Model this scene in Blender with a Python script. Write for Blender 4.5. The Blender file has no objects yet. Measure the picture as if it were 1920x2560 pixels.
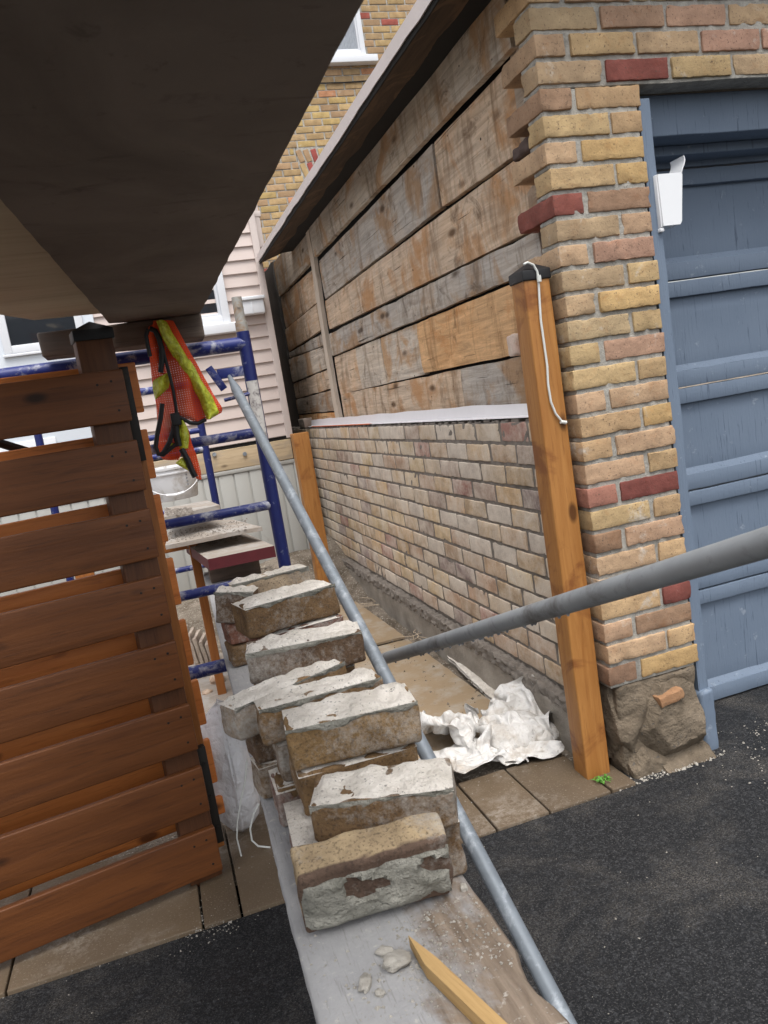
import bpy, math, random
from mathutils import Vector, Matrix, noise
R = math.radians
scene = bpy.context.scene
COL = scene.collection

# ------------------------------------------------------------------ camera, sky, sun, exposure
CAMZ = 1.27
YAW, PITCH, ROLL, FPX = R(15.90), R(8.40), R(9.11), 1946.5
CAM = Vector((0, 0, CAMZ))
_f = Vector((math.sin(YAW)*math.cos(PITCH), math.cos(YAW)*math.cos(PITCH), -math.sin(PITCH)))
_r = Vector((math.cos(YAW), -math.sin(YAW), 0))
_d = _f.cross(_r)
_rt = _r*math.cos(ROLL) + _d*math.sin(ROLL)
_dn = _d*math.cos(ROLL) - _r*math.sin(ROLL)
cd = bpy.data.cameras.new('camera'); cam = bpy.data.objects.new('camera', cd); COL.objects.link(cam)
mt = Matrix((( _rt.x, -_dn.x, -_f.x, CAM.x), (_rt.y, -_dn.y, -_f.y, CAM.y), (_rt.z, -_dn.z, -_f.z, CAM.z), (0, 0, 0, 1)))
cam.matrix_world = mt
cd.sensor_fit = 'VERTICAL'; cd.sensor_height = 36.0; cd.lens = 36.0*FPX/2560
cd.clip_start = 0.02; cd.clip_end = 500
scene.camera = cam
cd.dof.use_dof = True; cd.dof.focus_distance = 2.5; cd.dof.aperture_fstop = 16

SUN_EL, SUN_AZ = R(68), R(184)          # azimuth measured from +Y clockwise
w = bpy.data.worlds.new('World'); scene.world = w; w.use_nodes = True
nt = w.node_tree; nt.nodes.clear()
sky = nt.nodes.new('ShaderNodeTexSky'); sky.sky_type = 'NISHITA'; sky.sun_disc = False
sky.sun_elevation = SUN_EL; sky.sun_rotation = SUN_AZ; sky.air_density = 1.0; sky.dust_density = 4.0
hs = nt.nodes.new('ShaderNodeHueSaturation'); hs.inputs['Saturation'].default_value = 0.28
bg = nt.nodes.new('ShaderNodeBackground'); bg.inputs['Strength'].default_value = 0.15
wo = nt.nodes.new('ShaderNodeOutputWorld')
nt.links.new(sky.outputs[0], hs.inputs['Color']); nt.links.new(hs.outputs[0], bg.inputs['Color']); nt.links.new(bg.outputs[0], wo.inputs['Surface'])
sl = bpy.data.lights.new('sun', 'SUN'); sl.energy = 1.1; sl.angle = R(38); sl.color = (1, .97, .93)
so = bpy.data.objects.new('sun', sl); COL.objects.link(so)
sd = Vector((math.sin(SUN_AZ)*math.cos(SUN_EL), math.cos(SUN_AZ)*math.cos(SUN_EL), math.sin(SUN_EL)))
so.rotation_euler = sd.to_track_quat('Z', 'Y').to_euler()
scene.view_settings.view_transform = 'Standard'; scene.view_settings.look = 'None'
scene.view_settings.exposure = 0.85; scene.view_settings.gamma = 1.0

# ------------------------------------------------------------------ helpers
def on(ax, val, x, y):
    """point where the sight line of photograph pixel (x, y) meets the real plane coordinate[ax] = val"""
    d = _rt*(x-960) + _dn*(y-1280) + _f*FPX
    return CAM + d*((val-CAM[ax])/d[ax])
S = 1920/1659
def P(ax, val, x, y): return on(ax, val, x*S, y*S)
def z1(x, y): return (x/2.9625, 760+y/2.9625)
def z2(x, y): return (440+x/2.37, 1300+y/2.37)
def z3(x, y): return (640+x/2.074, 1850+y/2.074)
def zv(x, y): return (340+x/5.03, 780+y/5.03)
def zb(x, y): return (400+x/4.608, 1100+y/4.608)
def zh(x, y): return (460+x/2.911, y/2.911)
def sm(a, b, t):
    t = max(0, min(1, (t-a)/(b-a))); return t*t*(3-2*t)
def nz(x, y, z, s=1.0): return noise.noise(Vector((x*s, y*s, z*s)))
def lerp_rows(rows, y):
    if y <= rows[0][0]: return rows[0][1]
    for (a, va), (b, vb) in zip(rows, rows[1:]):
        if y <= b: return va+(vb-va)*(y-a)/(b-a)
    return rows[-1][1]

_rc = {}
def rbox(hx, hy, hz, r, n=(1, 1, 1)):
    key = (round(hx, 5), round(hy, 5), round(hz, 5), round(r, 5), n)
    if key in _rc: return _rc[key]
    def ticks(h, k):
        i = h-r
        return [-h, -i-r*.42] + [-i+2*i*j/k for j in range(k+1)] + [i+r*.42, h] if r > 0.0035 else [-h] + [-i+2*i*j/k for j in range(k+1)] + [h]
    T = [ticks(hx, n[0]), ticks(hy, n[1]), ticks(hz, n[2])]; H = (hx, hy, hz)
    idx = {}; V = []; F = []
    def vid(i, j, k):
        if (i, j, k) in idx: return idx[(i, j, k)]
        p = [T[0][i], T[1][j], T[2][k]]
        q = [max(-(H[a]-r), min(H[a]-r, p[a])) for a in range(3)]
        d = [p[a]-q[a] for a in range(3)]; l = math.sqrt(sum(e*e for e in d))
        if l > 1e-9: p = [q[a]+d[a]/l*r for a in range(3)]
        idx[(i, j, k)] = len(V); V.append(tuple(p)); return idx[(i, j, k)]
    L = [len(t)-1 for t in T]
    for ax in range(3):
        u, v = (ax+1) % 3, (ax+2) % 3
        for side in (0, L[ax]):
            for a in range(L[u]):
                for b in range(L[v]):
                    q = []
                    for da, db in ((0, 0), (1, 0), (1, 1), (0, 1)):
                        c = [0, 0, 0]; c[ax] = side; c[u] = a+da; c[v] = b+db; q.append(vid(*c))
                    F.append(tuple(q) if side else tuple(reversed(q)))
    _rc[key] = (V, F); return _rc[key]

class MB:
    def __init__(s): s.v = []; s.f = []; s.m = []; s.c = []
    def add(s, V, F, mi=0, col=(1, 1, 1), M=None):
        o = len(s.v)
        s.v += [tuple(M @ Vector(p)) for p in V] if M is not None else [tuple(p) for p in V]
        s.f += [tuple(i+o for i in f) for f in F]; s.m += [mi]*len(F)
        s.c += [(col[0], col[1], col[2], 1)]*len(V)
    def box(s, x0, x1, y0, y1, z0, z1, r=.002, n=(1, 1, 1), mi=0, col=(1, 1, 1), amp=0, fr=20, seed=0, M=None, chip=0):
        hx, hy, hz = abs(x1-x0)/2, abs(y1-y0)/2, abs(z1-z0)/2; r = min(r, hx*.9, hy*.9, hz*.9)
        V, F = rbox(hx, hy, hz, r, n); c = Vector(((x0+x1)/2, (y0+y1)/2, (z0+z1)/2)); out = []
        for p in V:
            q = Vector(p)+c
            if chip:
                ne = sum(1 for a_, h_ in zip(p, (hx, hy, hz)) if abs(a_) > h_-r*1.05)
                if ne >= 2:
                    k_ = noise.noise(q*38+Vector((seed*5.1, 1, seed)))
                    if k_ > .25: q = q + (c-q).normalized()*min(chip, (k_-.25)*chip*3)
            if amp: q = q + noise.noise_vector(q*fr+Vector((seed*7.3, seed*3.1, seed*1.7)))*amp
            out.append(q)
        s.add(out, F, mi, col, M)
    def tube(s, pts, rad, n=10, mi=0, col=(1, 1, 1), caps=True):
        pts = [Vector(p) for p in pts]; V = []; F = []; up = None
        for i, p in enumerate(pts):
            t = (pts[min(i+1, len(pts)-1)]-pts[max(i-1, 0)]).normalized()
            if up is None: up = t.orthogonal().normalized()
            up = (up-t*up.dot(t)).normalized(); b = t.cross(up)
            rr = rad[i] if isinstance(rad, (list, tuple)) else rad
            for k in range(n):
                a = 2*math.pi*k/n; V.append(p+(up*math.cos(a)+b*math.sin(a))*rr)
        for i in range(len(pts)-1):
            for k in range(n):
                F.append((i*n+k, i*n+(k+1) % n, (i+1)*n+(k+1) % n, (i+1)*n+k))
        if caps: F.append(tuple(reversed(range(n)))); F.append(tuple(range((len(pts)-1)*n, len(pts)*n)))
        s.add(V, F, mi, col)
    def build(s, name, mats, parent=None, smooth=True, ang=35, loc=None):
        me = bpy.data.meshes.new(name); me.from_pydata(s.v, [], s.f); me.update()
        if not isinstance(mats, (list, tuple)): mats = [mats]
        for m in mats: me.materials.append(m)
        me.polygons.foreach_set('material_index', s.m)
        a = me.color_attributes.new('tint', 'FLOAT_COLOR', 'POINT'); a.data.foreach_set('color', [x for c in s.c for x in c])
        if smooth:
            me.polygons.foreach_set('use_smooth', [True]*len(me.polygons))
            try: me.set_sharp_from_angle(angle=R(ang))
            except Exception: pass
        o = bpy.data.objects.new(name, me); COL.objects.link(o)
        if parent: o.parent = parent
        if loc: o.location = loc
        return o

def thing(name, label, cat, loc=(0, 0, 0), rz=0, group=None):
    o = bpy.data.objects.new(name, None); COL.objects.link(o); o.empty_display_size = .1
    o.location = loc; o.rotation_euler = (0, 0, rz); tag(o, label, cat, group); return o
def tag(o, label, cat, group=None):
    o['label'] = label; o['category'] = cat
    if group: o['group'] = group
    return o
def structure(o): o['kind'] = 'structure'; return o
def stuff(o): o['kind'] = 'stuff'; return o

# ------------------------------------------------------------------ materials
class MT:
    def __init__(s, name, rough=.8, metal=0.0, spec=.4):
        s.m = bpy.data.materials.new(name); s.m.use_nodes = True; s.t = s.m.node_tree; s.t.nodes.clear()
        s.out = s.n('ShaderNodeOutputMaterial'); s.b = s.n('ShaderNodeBsdfPrincipled')
        s.t.links.new(s.b.outputs[0], s.out.inputs[0])
        s.set(Roughness=rough, Metallic=metal); s.b.inputs['Specular IOR Level'].default_value = spec
    def n(s, typ, **props):
        nd = s.t.nodes.new(typ)
        for k, v in props.items(): setattr(nd, k, v)
        return nd
    def put(s, sock, v):
        if isinstance(v, bpy.types.NodeSocket): s.t.links.new(v, sock)
        elif isinstance(v, tuple) and len(v) == 3 and sock.type == 'RGBA': sock.default_value = (*v, 1)
        else: sock.default_value = v
    def set(s, **k):
        for a, v in k.items(): s.put(s.b.inputs[a.replace('_', ' ')], v)
        return s
    def obj(s, scale=(1, 1, 1), rnd=False):
        c = s.n('ShaderNodeTexCoord').outputs['Object']
        if rnd:
            oi = s.n('ShaderNodeObjectInfo').outputs['Random']
            v = s.n('ShaderNodeVectorMath', operation='ADD'); s.put(v.inputs[0], c)
            k = s.n('ShaderNodeMath', operation='MULTIPLY'); s.put(k.inputs[0], oi); k.inputs[1].default_value = 37.0
            s.put(v.inputs[1], k.outputs[0]); c = v.outputs[0]
        m = s.n('ShaderNodeMapping'); s.put(m.inputs[0], c); m.inputs['Scale'].default_value = scale
        return m.outputs[0]
    def noise(s, v, sc, det=4, ro=.55, dist=0.0):
        n = s.n('ShaderNodeTexNoise'); s.put(n.inputs['Vector'], v); n.inputs['Scale'].default_value = sc
        n.inputs['Detail'].default_value = det; n.inputs['Roughness'].default_value = ro; n.inputs['Distortion'].default_value = dist
        return n.outputs['Fac']
    def voro(s, v, sc, feat='F1', out='Distance'):
        n = s.n('ShaderNodeTexVoronoi', feature=feat); s.put(n.inputs['Vector'], v); n.inputs['Scale'].default_value = sc
        return n.outputs[out]
    def ramp(s, f, stops, interp='LINEAR'):
        n = s.n('ShaderNodeValToRGB'); s.put(n.inputs[0], f); e = n.color_ramp.elements; n.color_ramp.interpolation = interp
        while len(e) < len(stops): e.new(.5)
        for i, (p, c) in enumerate(stops):
            e[i].position = p; e[i].color = (c, c, c, 1) if not isinstance(c, tuple) else (*c, 1)
        return n.outputs[0]
    def mix(s, f, a, b, mode='MIX'):
        n = s.n('ShaderNodeMix', data_type='RGBA', blend_type=mode)
        s.put(n.inputs[0], f); s.put(n.inputs[6], a); s.put(n.inputs[7], b); return n.outputs[2]
    def math(s, op, a, b=0.0):
        n = s.n('ShaderNodeMath', operation=op); s.put(n.inputs[0], a); s.put(n.inputs[1], b); n.use_clamp = False; return n.outputs[0]
    def attr(s, name='tint'): return s.n('ShaderNodeAttribute', attribute_name=name).outputs['Color']
    def bump(s, h, st=.5, dist=.01, prev=None):
        n = s.n('ShaderNodeBump'); n.inputs['Strength'].default_value = st; n.inputs['Distance'].default_value = dist
        s.put(n.inputs['Height'], h)
        if prev: s.put(n.inputs['Normal'], prev)
        s.put(s.b.inputs['Normal'], n.outputs[0]); return n.outputs[0]
    def sep(s, v, ax):
        n = s.n('ShaderNodeSeparateXYZ'); s.put(n.inputs[0], v); return n.outputs[ax]

def brick_mat(name, dust=.35, dustcol=(.60, .55, .48), rnd=False, soft=.12, sc=1.0, spots=.5):
    m = MT(name, .92, spec=.2); v = m.obj(rnd=rnd)
    c = m.mix(m.ramp(m.noise(v, 14*sc, 5, .6), [(.3, .0), (.7, 1.0)]), m.mix(1.0, m.attr(), (.74, .70, .66), 'MULTIPLY'), m.mix(1.0, m.attr(), (1.16, 1.12, 1.05), 'MULTIPLY'))
    c = m.mix(m.ramp(m.noise(v, 19*sc, 6, .7, .5), [(.54, 0.0), (.72, .5)]), c, m.mix(1.0, m.attr(), (.80, .58, .42), 'MULTIPLY'))
    c = m.mix(m.ramp(m.noise(v, 11*sc, 5, .7, .3), [(.30, .45), (.42, 0.0)]), c, m.mix(1.0, m.attr(), (.58, .55, .55), 'MULTIPLY'))
    c = m.mix(m.ramp(m.noise(v, 160*sc, 3, .6), [(.60, 0.0), (.72, spots)]), c, (.10, .07, .055))
    c = m.mix(m.ramp(m.noise(v, 42*sc, 4, .7, .6), [(.64, 0.0), (.72, .55)]), c, (.13, .085, .06))
    d = m.math('ADD', m.noise(v, 7*sc, 6, .65, .4), m.math('MULTIPLY', m.noise(v, 60*sc, 3, .7), .25))
    c = m.mix(m.ramp(d, [(.86-dust, 0.0), (.86-dust+soft, .85)]), c, m.mix(m.noise(v, 90*sc, 3), dustcol, tuple(x*.78 for x in dustcol)))
    m.set(Base_Color=c)
    b = m.bump(m.noise(v, 55*sc, 6, .7), .55, .006); m.bump(m.noise(v, 260*sc, 3, .7), .35, .002, b)
    return m.m
def rough_mat(name, a, b, sc=12, rough=.95, bs=.6, bd=.008, fine=140, speck=None, rnd=False, speckcut=.66):
    m = MT(name, rough, spec=.2); v = m.obj(rnd=rnd)
    c = m.mix(m.ramp(m.noise(v, sc, 6, .62, .3), [(.32, 0.0), (.68, 1.0)]), a, b)
    if speck: c = m.mix(m.ramp(m.noise(v, fine*1.4, 2, .5), [(speckcut, 0.0), (speckcut+.05, .8)]), c, speck)
    m.set(Base_Color=c)
    n1 = m.bump(m.noise(v, sc*3, 6, .7), bs, bd); m.bump(m.noise(v, fine, 3, .6), bs*.8, bd*.3, n1)
    return m.m
def wood_mat(name, a, b, dark, axis=0, gs=1.0, rough=.75, tint=False, gray=None, grayamt=.0, lime=0.0, limecol=(.55, .51, .46), crack=.0, rnd=True, knots=.0, spec=.35, stain=None, stainamt=0.0, rust=None):
    m = MT(name, rough, spec=spec)
    s = [16*gs, 16*gs, 16*gs]; s[axis] = 1.1*gs; v = m.obj(tuple(s), rnd); vi = m.obj(rnd=rnd)
    g = m.noise(v, 3.2, 6, .6, .8)
    c = m.mix(m.ramp(g, [(.3, 0.0), (.7, 1.0)]), a, b)
    c = m.mix(m.ramp(m.noise(v, 9, 4, .7), [(.55, 0.0), (.75, .65)]), c, dark)
    if gray:
        gy = m.math('ADD', m.noise(vi, 2.6, 5, .6, .8), m.math('MULTIPLY', m.noise(v, 2.0, 4), .35))
        c = m.mix(m.ramp(gy, [(.86-grayamt, 0.0), (1.02-grayamt, .9)]), c, m.mix(m.ramp(g, [(.35, 0.0), (.65, 1.0)]), gray, tuple(x*.68 for x in gray)))
    if stain: c = m.mix(m.ramp(m.noise(vi, 4.2, 5, .6, 1.2), [(.70-stainamt, 0.0), (.80-stainamt, .7)]), c, stain)
    if rust: c = m.mix(m.ramp(m.noise(vi, 2.9, 4, .6, .5), [(.50, 0.0), (.66, .65)]), c, rust)
    if knots: c = m.mix(m.ramp(m.voro(m.obj(tuple(3.0 if i == axis else 6.5 for i in range(3)), rnd), 1.15), [(.07, knots), (.13, 0.0)]), c, tuple(x*.4 for x in dark))
    if crack:
        s2 = [30*gs]*3; s2[axis] = .9*gs
        c = m.mix(m.ramp(m.noise(m.obj(tuple(s2), rnd), 2.1, 3, .5, .5), [(.29, crack), (.34, 0.0)]), c, (.03, .025, .02))
    if lime: c = m.mix(m.ramp(m.noise(vi, 6.5, 7, .72, .6), [(.80-lime, 0.0), (.92-lime, .85)]), c, limecol)
    if tint: c = m.mix(1.0, c, m.attr(), 'MULTIPLY')
    m.set(Base_Color=c)
    n1 = m.bump(g, .3, .003); m.bump(m.noise(v, 12, 4, .6), .35, .0015, n1)
    return m.m
def plain(name, col, rough=.6, metal=0, var=.12, sc=20, dirt=None, dirtamt=.3, bump=.1, spec=.4, dsc=6):
    m = MT(name, rough, metal, spec); v = m.obj()
    c = m.mix(m.noise(v, sc, 5), tuple(x*(1-var) for x in col), tuple(min(1, x*(1+var)) for x in col))
    if dirt: c = m.mix(m.ramp(m.noise(v, dsc, 7, .7, .4), [(.78-dirtamt, 0.0), (.92-dirtamt, .85)]), c, dirt)
    m.set(Base_Color=c)
    if bump: m.bump(m.noise(v, sc*4, 4, .6), bump, .003)
    return m.m

M_BRICK = brick_mat('buff_brick', .12, spots=.95)
M_BRICK_SIDE = brick_mat('lime_washed_brick', .36, dustcol=(.74, .655, .55), soft=.30)
M_BRICK_HOUSE = brick_mat('house_brick', .08)
M_LOOSE = brick_mat('salvaged_brick', .20, dustcol=(.46, .43, .38), rnd=True, spots=.6)
ml = MT('salvaged_brick', .95, spec=.12); v = ml.obj(rnd=True)
n1 = ml.noise(v, 13, 7, .7, .5)
c = ml.mix(ml.ramp(n1, [(.32, 0.0), (.68, 1.0)]), ml.mix(1.0, ml.attr(), (.52, .49, .47), 'MULTIPLY'), ml.mix(1.0, ml.attr(), (1.12, 1.08, 1.0), 'MULTIPLY'))
c = ml.mix(ml.ramp(ml.noise(v, 230, 3, .6), [(.52, 0.0), (.66, .6)]), c, (.055, .04, .032))
c = ml.mix(ml.ramp(ml.noise(v, 9, 6, .7, .6), [(.58, 0.0), (.66, .6)]), c, (.085, .062, .052))
dd_ = ml.math('ADD', ml.math('MULTIPLY', ml.noise(v, 6, 4, .6, .3), .6), ml.math('MULTIPLY', ml.noise(v, 85, 5, .8), .5))
c = ml.mix(ml.ramp(dd_, [(.53, 0.0), (.72, .8)]), c, (.47, .44, .395))
ml.set(Base_Color=c); bb = ml.bump(ml.noise(v, 45, 7, .75), .8, .008); ml.bump(ml.noise(v, 240, 3, .7), .5, .002, bb); M_LOOSE = ml.m
M_MORTAR = rough_mat('grey_mortar', (.27, .255, .225), (.46, .435, .385), 34, speck=(.12, .11, .10))
M_MORTAR_NEW = rough_mat('fresh_mortar', (.155, .135, .115), (.265, .235, .205), 25, speck=(.14, .12, .10))
M_LIME = rough_mat('old_lime_mortar', (.58, .53, .46), (.86, .80, .72), 16, bs=1.0, bd=.012, fine=120, speck=(.25, .23, .2), rnd=True, speckcut=.64)
M_LIME_DARK = rough_mat('weathered_bed_mortar', (.20, .195, .16), (.47, .45, .39), 15, bs=1.0, bd=.014, fine=90, rnd=True)
M_STONE = rough_mat('foundation_stone', (.105, .082, .058), (.25, .20, .145), 7, bs=.9, bd=.02, fine=70, speck=(.10, .09, .08))
M_CONC = rough_mat('damp_concrete', (.20, .175, .145), (.36, .325, .28), 5, bs=.6, bd=.015, fine=90)
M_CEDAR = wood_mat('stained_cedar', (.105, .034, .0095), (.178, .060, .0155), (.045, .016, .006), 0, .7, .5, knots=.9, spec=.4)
M_CEDAR_OR = wood_mat('lit_orange_cedar', (.23, .082, .02), (.33, .125, .032), (.16, .045, .012), 2, .8, .5, knots=.8)  # orange cedar; the light on the edge board is put into its tone
M_CEDAR_BK = wood_mat('backlit_cedar', (.46, .14, .03), (.58, .20, .05), (.15, .04, .015), 0, .7, .5, knots=.8)  # colour brightened to carry the light falling on the slats from behind
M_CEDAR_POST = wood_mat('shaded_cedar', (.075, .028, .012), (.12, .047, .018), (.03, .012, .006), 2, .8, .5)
M_POST = wood_mat('treated_post', (.31, .125, .03), (.44, .205, .058), (.16, .052, .014), 2, .75, .5, knots=.85, stain=(.17, .052, .014), stainamt=.17)
M_OLD = wood_mat('weathered_sheathing', (.40, .30, .215), (.56, .455, .355), (.22, .155, .105), 1, .55, .92, tint=True, gray=(.50, .45, .395), grayamt=.36, lime=.20, limecol=(.66, .60, .54), crack=.8, rust=(.46, .315, .19), stain=(.20, .135, .085), stainamt=.03, knots=.8, rnd=True, spec=.15)
mo = MT('weathered_sheathing', .93, spec=.12); v = mo.obj((14, 1.0, 14), True); vi = mo.obj(rnd=True); vz = mo.obj((4.5, 4.5, .8), True)
g = mo.noise(v, 3.0, 7, .66, 1.0)
c = mo.mix(mo.ramp(g, [(.30, 0.0), (.70, 1.0)]), (.44, .35, .27), (.74, .65, .545))
gy = mo.math('ADD', mo.noise(vi, 2.2, 5, .6, .8), mo.math('MULTIPLY', mo.noise(v, 2.0, 4), .3))
c = mo.mix(mo.ramp(gy, [(.46, 0.0), (.70, .9)]), c, mo.mix(mo.ramp(g, [(.35, 0.0), (.65, 1.0)]), (.40, .36, .32), (.66, .61, .55)))
c = mo.mix(mo.ramp(mo.noise(vi, 3.3, 6, .65, .7), [(.50, 0.0), (.62, .8)]), c, (.46, .275, .14))
c = mo.mix(mo.ramp(mo.noise(vi, 5.1, 6, .7, 1.4), [(.58, 0.0), (.68, .75)]), c, (.16, .12, .09))
c = mo.mix(mo.ramp(mo.noise(vi, 4.0, 6, .7, 1.0), [(.60, 0.0), (.72, .7)]), c, (.72, .65, .57))
c = mo.mix(mo.ramp(mo.noise(vz, 2.4, 6, .7, .5), [(.52, 0.0), (.68, .7)]), c, (.20, .145, .10))
c = mo.mix(mo.ramp(mo.noise(vz, 3.4, 6, .72, .3), [(.60, 0.0), (.72, .6)]), c, (.66, .60, .53))
c = mo.mix(mo.ramp(mo.noise(vi, 24, 6, .75, .3), [(.60, 0.0), (.70, .5)]), c, (.17, .13, .10))
c = mo.mix(mo.ramp(mo.noise(mo.obj((34, 1.0, 34), True), 2.2, 3, .5, .6), [(.27, .85), (.32, 0.0)]), c, (.04, .032, .025))
c = mo.mix(mo.ramp(mo.voro(mo.obj((6.5, 2.4, 6.5), True), 1.15), [(.06, .85), (.15, 0.0)]), c, (.10, .065, .045))
c = mo.mix(mo.ramp(mo.voro(mo.obj((7, 6, 7), True), 1.6), [(.045, .95), (.06, 0.0)]), c, (.025, .02, .018))
c = mo.mix(1.0, c, mo.attr(), 'MULTIPLY')
mo.set(Base_Color=c); bb = mo.bump(g, .5, .006); mo.bump(mo.noise(vi, 45, 6, .75), .6, .006, bb); M_OLD = mo.m
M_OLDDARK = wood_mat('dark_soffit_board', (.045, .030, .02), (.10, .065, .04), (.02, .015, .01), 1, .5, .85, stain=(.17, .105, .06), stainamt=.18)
M_PLANK = wood_mat('dusty_scaffold_plank', (.28, .225, .175), (.40, .335, .275), (.15, .115, .085), 1, .7, .9, gray=(.44, .435, .43), grayamt=.34, lime=.30, limecol=(.55, .545, .53), rnd=False, spec=.15)
mk = MT('dusty_plank_face', .9, spec=.15); v = mk.obj((16, 1.2, 16)); vi = mk.obj()
g = mk.noise(v, 4, 6, .65, .6)
cw = mk.mix(mk.ramp(g, [(.3, 0.0), (.7, 1.0)]), (.14, .105, .078), (.29, .23, .175))
cw = mk.mix(mk.ramp(mk.noise(v, 12, 4, .7), [(.55, 0.0), (.72, .6)]), cw, (.09, .065, .05))
gx = mk.math('MULTIPLY', mk.math('SUBTRACT', mk.sep(vi, 0), .20), 2.6)
dm = mk.math('SUBTRACT', mk.math('ADD', mk.noise(vi, 9, 6, .65, .4), mk.math('MULTIPLY', mk.noise(v, 2.2, 4, .6), .3)), gx)
c = mk.mix(mk.ramp(dm, [(.50, 0.0), (.66, .95)]), cw, mk.mix(mk.noise(vi, 30, 5, .7), (.27, .27, .275), (.40, .398, .392)))
c = mk.mix(mk.ramp(mk.noise(vi, 60, 5, .75), [(.60, 0.0), (.68, .7)]), c, (.50, .47, .42))
c = mk.mix(mk.ramp(mk.noise(v, 22, 3, .6), [(.58, 0.0), (.70, .35)]), c, (.14, .125, .11))
mk.set(Base_Color=c); bb = mk.bump(g, .35, .003); mk.bump(mk.noise(vi, 140, 4, .7), .5, .003, bb); M_PLANKFACE = mk.m
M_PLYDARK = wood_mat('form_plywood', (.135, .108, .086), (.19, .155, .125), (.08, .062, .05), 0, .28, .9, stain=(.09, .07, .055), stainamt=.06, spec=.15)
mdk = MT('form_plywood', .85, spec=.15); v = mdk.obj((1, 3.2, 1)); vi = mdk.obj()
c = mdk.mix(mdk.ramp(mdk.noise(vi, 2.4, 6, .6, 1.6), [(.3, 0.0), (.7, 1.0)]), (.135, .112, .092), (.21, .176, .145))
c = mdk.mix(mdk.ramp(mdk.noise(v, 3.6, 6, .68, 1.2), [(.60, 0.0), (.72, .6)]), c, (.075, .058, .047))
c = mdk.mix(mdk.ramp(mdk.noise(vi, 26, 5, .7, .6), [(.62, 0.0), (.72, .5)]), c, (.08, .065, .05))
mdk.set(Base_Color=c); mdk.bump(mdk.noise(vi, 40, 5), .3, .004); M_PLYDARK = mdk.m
M_PLYLIGHT = wood_mat('pale_plywood', (.42, .345, .235), (.52, .44, .31), (.30, .22, .14), 0, .3, .85, stain=(.28, .19, .11), stainamt=.05, spec=.2)
M_ROUGHBEAM = wood_mat('rough_beam', (.10, .075, .06), (.18, .14, .11), (.05, .035, .03), 0, .7, .9, gray=(.17, .15, .135), grayamt=.2)
M_PINE = wood_mat('ledger_pine', (.42, .32, .20), (.55, .43, .28), (.25, .17, .10), 0, .7, .8, gray=(.40, .35, .29), grayamt=.18, knots=.8)
M_STAKE = wood_mat('stake_pine', (.36, .22, .085), (.50, .325, .14), (.20, .11, .045), 0, 1.6, .7)
M_MBOARD = wood_mat('mortar_board', (.25, .215, .18), (.35, .31, .27), (.15, .12, .10), 0, .8, .9, lime=.34, limecol=(.37, .35, .325), spec=.15)
M_BATTEN = wood_mat('pale_batten', (.55, .46, .37), (.70, .61, .51), (.22, .16, .11), 2, .8, .9, spec=.15)
M_BLUE = plain('scaffold_blue', (.012, .022, .145), .42, .0, .25, 40, dirt=(.42, .43, .46), dirtamt=.26, bump=.15, dsc=16)
M_BLUEDARK = plain('scaffold_blue_clean', (.010, .017, .105), .4, .0, .25, 40, dirt=(.3, .32, .38), dirtamt=.18, bump=.15, dsc=30)
M_GALV = plain('galvanised_steel', (.20, .225, .25), .55, .25, .25, 30, dirt=(.38, .41, .44), dirtamt=.26, bump=.12, dsc=22)
M_GALVDULL = plain('dull_galvanised_steel', (.30, .32, .335), .5, .3, .3, 12, dirt=(.13, .125, .12), dirtamt=.26, bump=.12, dsc=9)
M_PINSTEEL = plain('rusty_sleeve', (.36, .35, .32), .7, .3, .2, 30, dirt=(.30, .16, .06), dirtamt=.28, dsc=14)
M_BLACK = plain('black_plastic', (.012, .012, .013), .5, bump=.05)
M_BLACKMETAL = plain('black_hinge_steel', (.02, .017, .014), .55, .2, dirt=(.10, .06, .03), dirtamt=.2)
M_WHITE = plain('white_vinyl', (.72, .74, .77), .45, var=.03, bump=0)
M_WHITEPL = plain('white_plastic', (.78, .79, .80), .38, var=.02, bump=0)
M_SIDING = plain('beige_siding', (.56, .475, .435), .6, var=.05, sc=6, dirt=(.46, .38, .345), dirtamt=.16, bump=.03)
M_TRIM = plain('beige_trim', (.60, .52, .48), .55, var=.04, bump=.02)
M_FASCIA = plain('pale_fascia_metal', (.80, .72, .69), .5, var=.04, bump=.05, dirt=(.45, .36, .31), dirtamt=.12)
M_SKIRT = plain('grey_skirting', (.40, .40, .375), .6, var=.06, sc=5, dirt=(.30, .285, .25), dirtamt=.2, bump=.03)
M_GLASS = MT('window_glass', .06, spec=.6).set(Base_Color=(.022, .026, .032)).m
M_CURTAIN = plain('grey_curtain', (.42, .45, .49), .9, bump=0)
M_FELT = plain('tar_paper', (.012, .011, .010), .9)
M_VOID = plain('shaded_gap_concrete', (.055, .05, .045), .95, var=.4, sc=15, bump=.8)  # concrete colour darkened to hold the shade of the narrow gap
M_FLASH = plain('white_membrane', (.80, .78, .79), .55, var=.05, sc=30, dirt=(.60, .50, .44), dirtamt=.10, bump=.12)
M_RED = plain('red_paint', (.095, .013, .018), .6, var=.25, sc=25, dirt=(.45, .36, .32), dirtamt=.14, dsc=22)
M_ROPE = plain('white_cord', (.66, .67, .63), .9, var=.1, sc=200, bump=.3)
M_ORANGE_MESH = None
M_HIVIS = MT('yellow_reflective_strip', .25, spec=.8)
_v = M_HIVIS.obj(); M_HIVIS.set(Base_Color=M_HIVIS.mix(M_HIVIS.ramp(M_HIVIS.noise(_v, 55, 4, .6, .8), [(.35, 0.0), (.65, 1.0)]), (.42, .44, .015), (.72, .78, .06)))
M_HIVIS.bump(M_HIVIS.noise(_v, 70, 3, .5, 1.0), .9, .008); M_HIVIS = M_HIVIS.m
mv = MT('orange_mesh_fabric', .75, spec=.3); _v = mv.obj()
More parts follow.
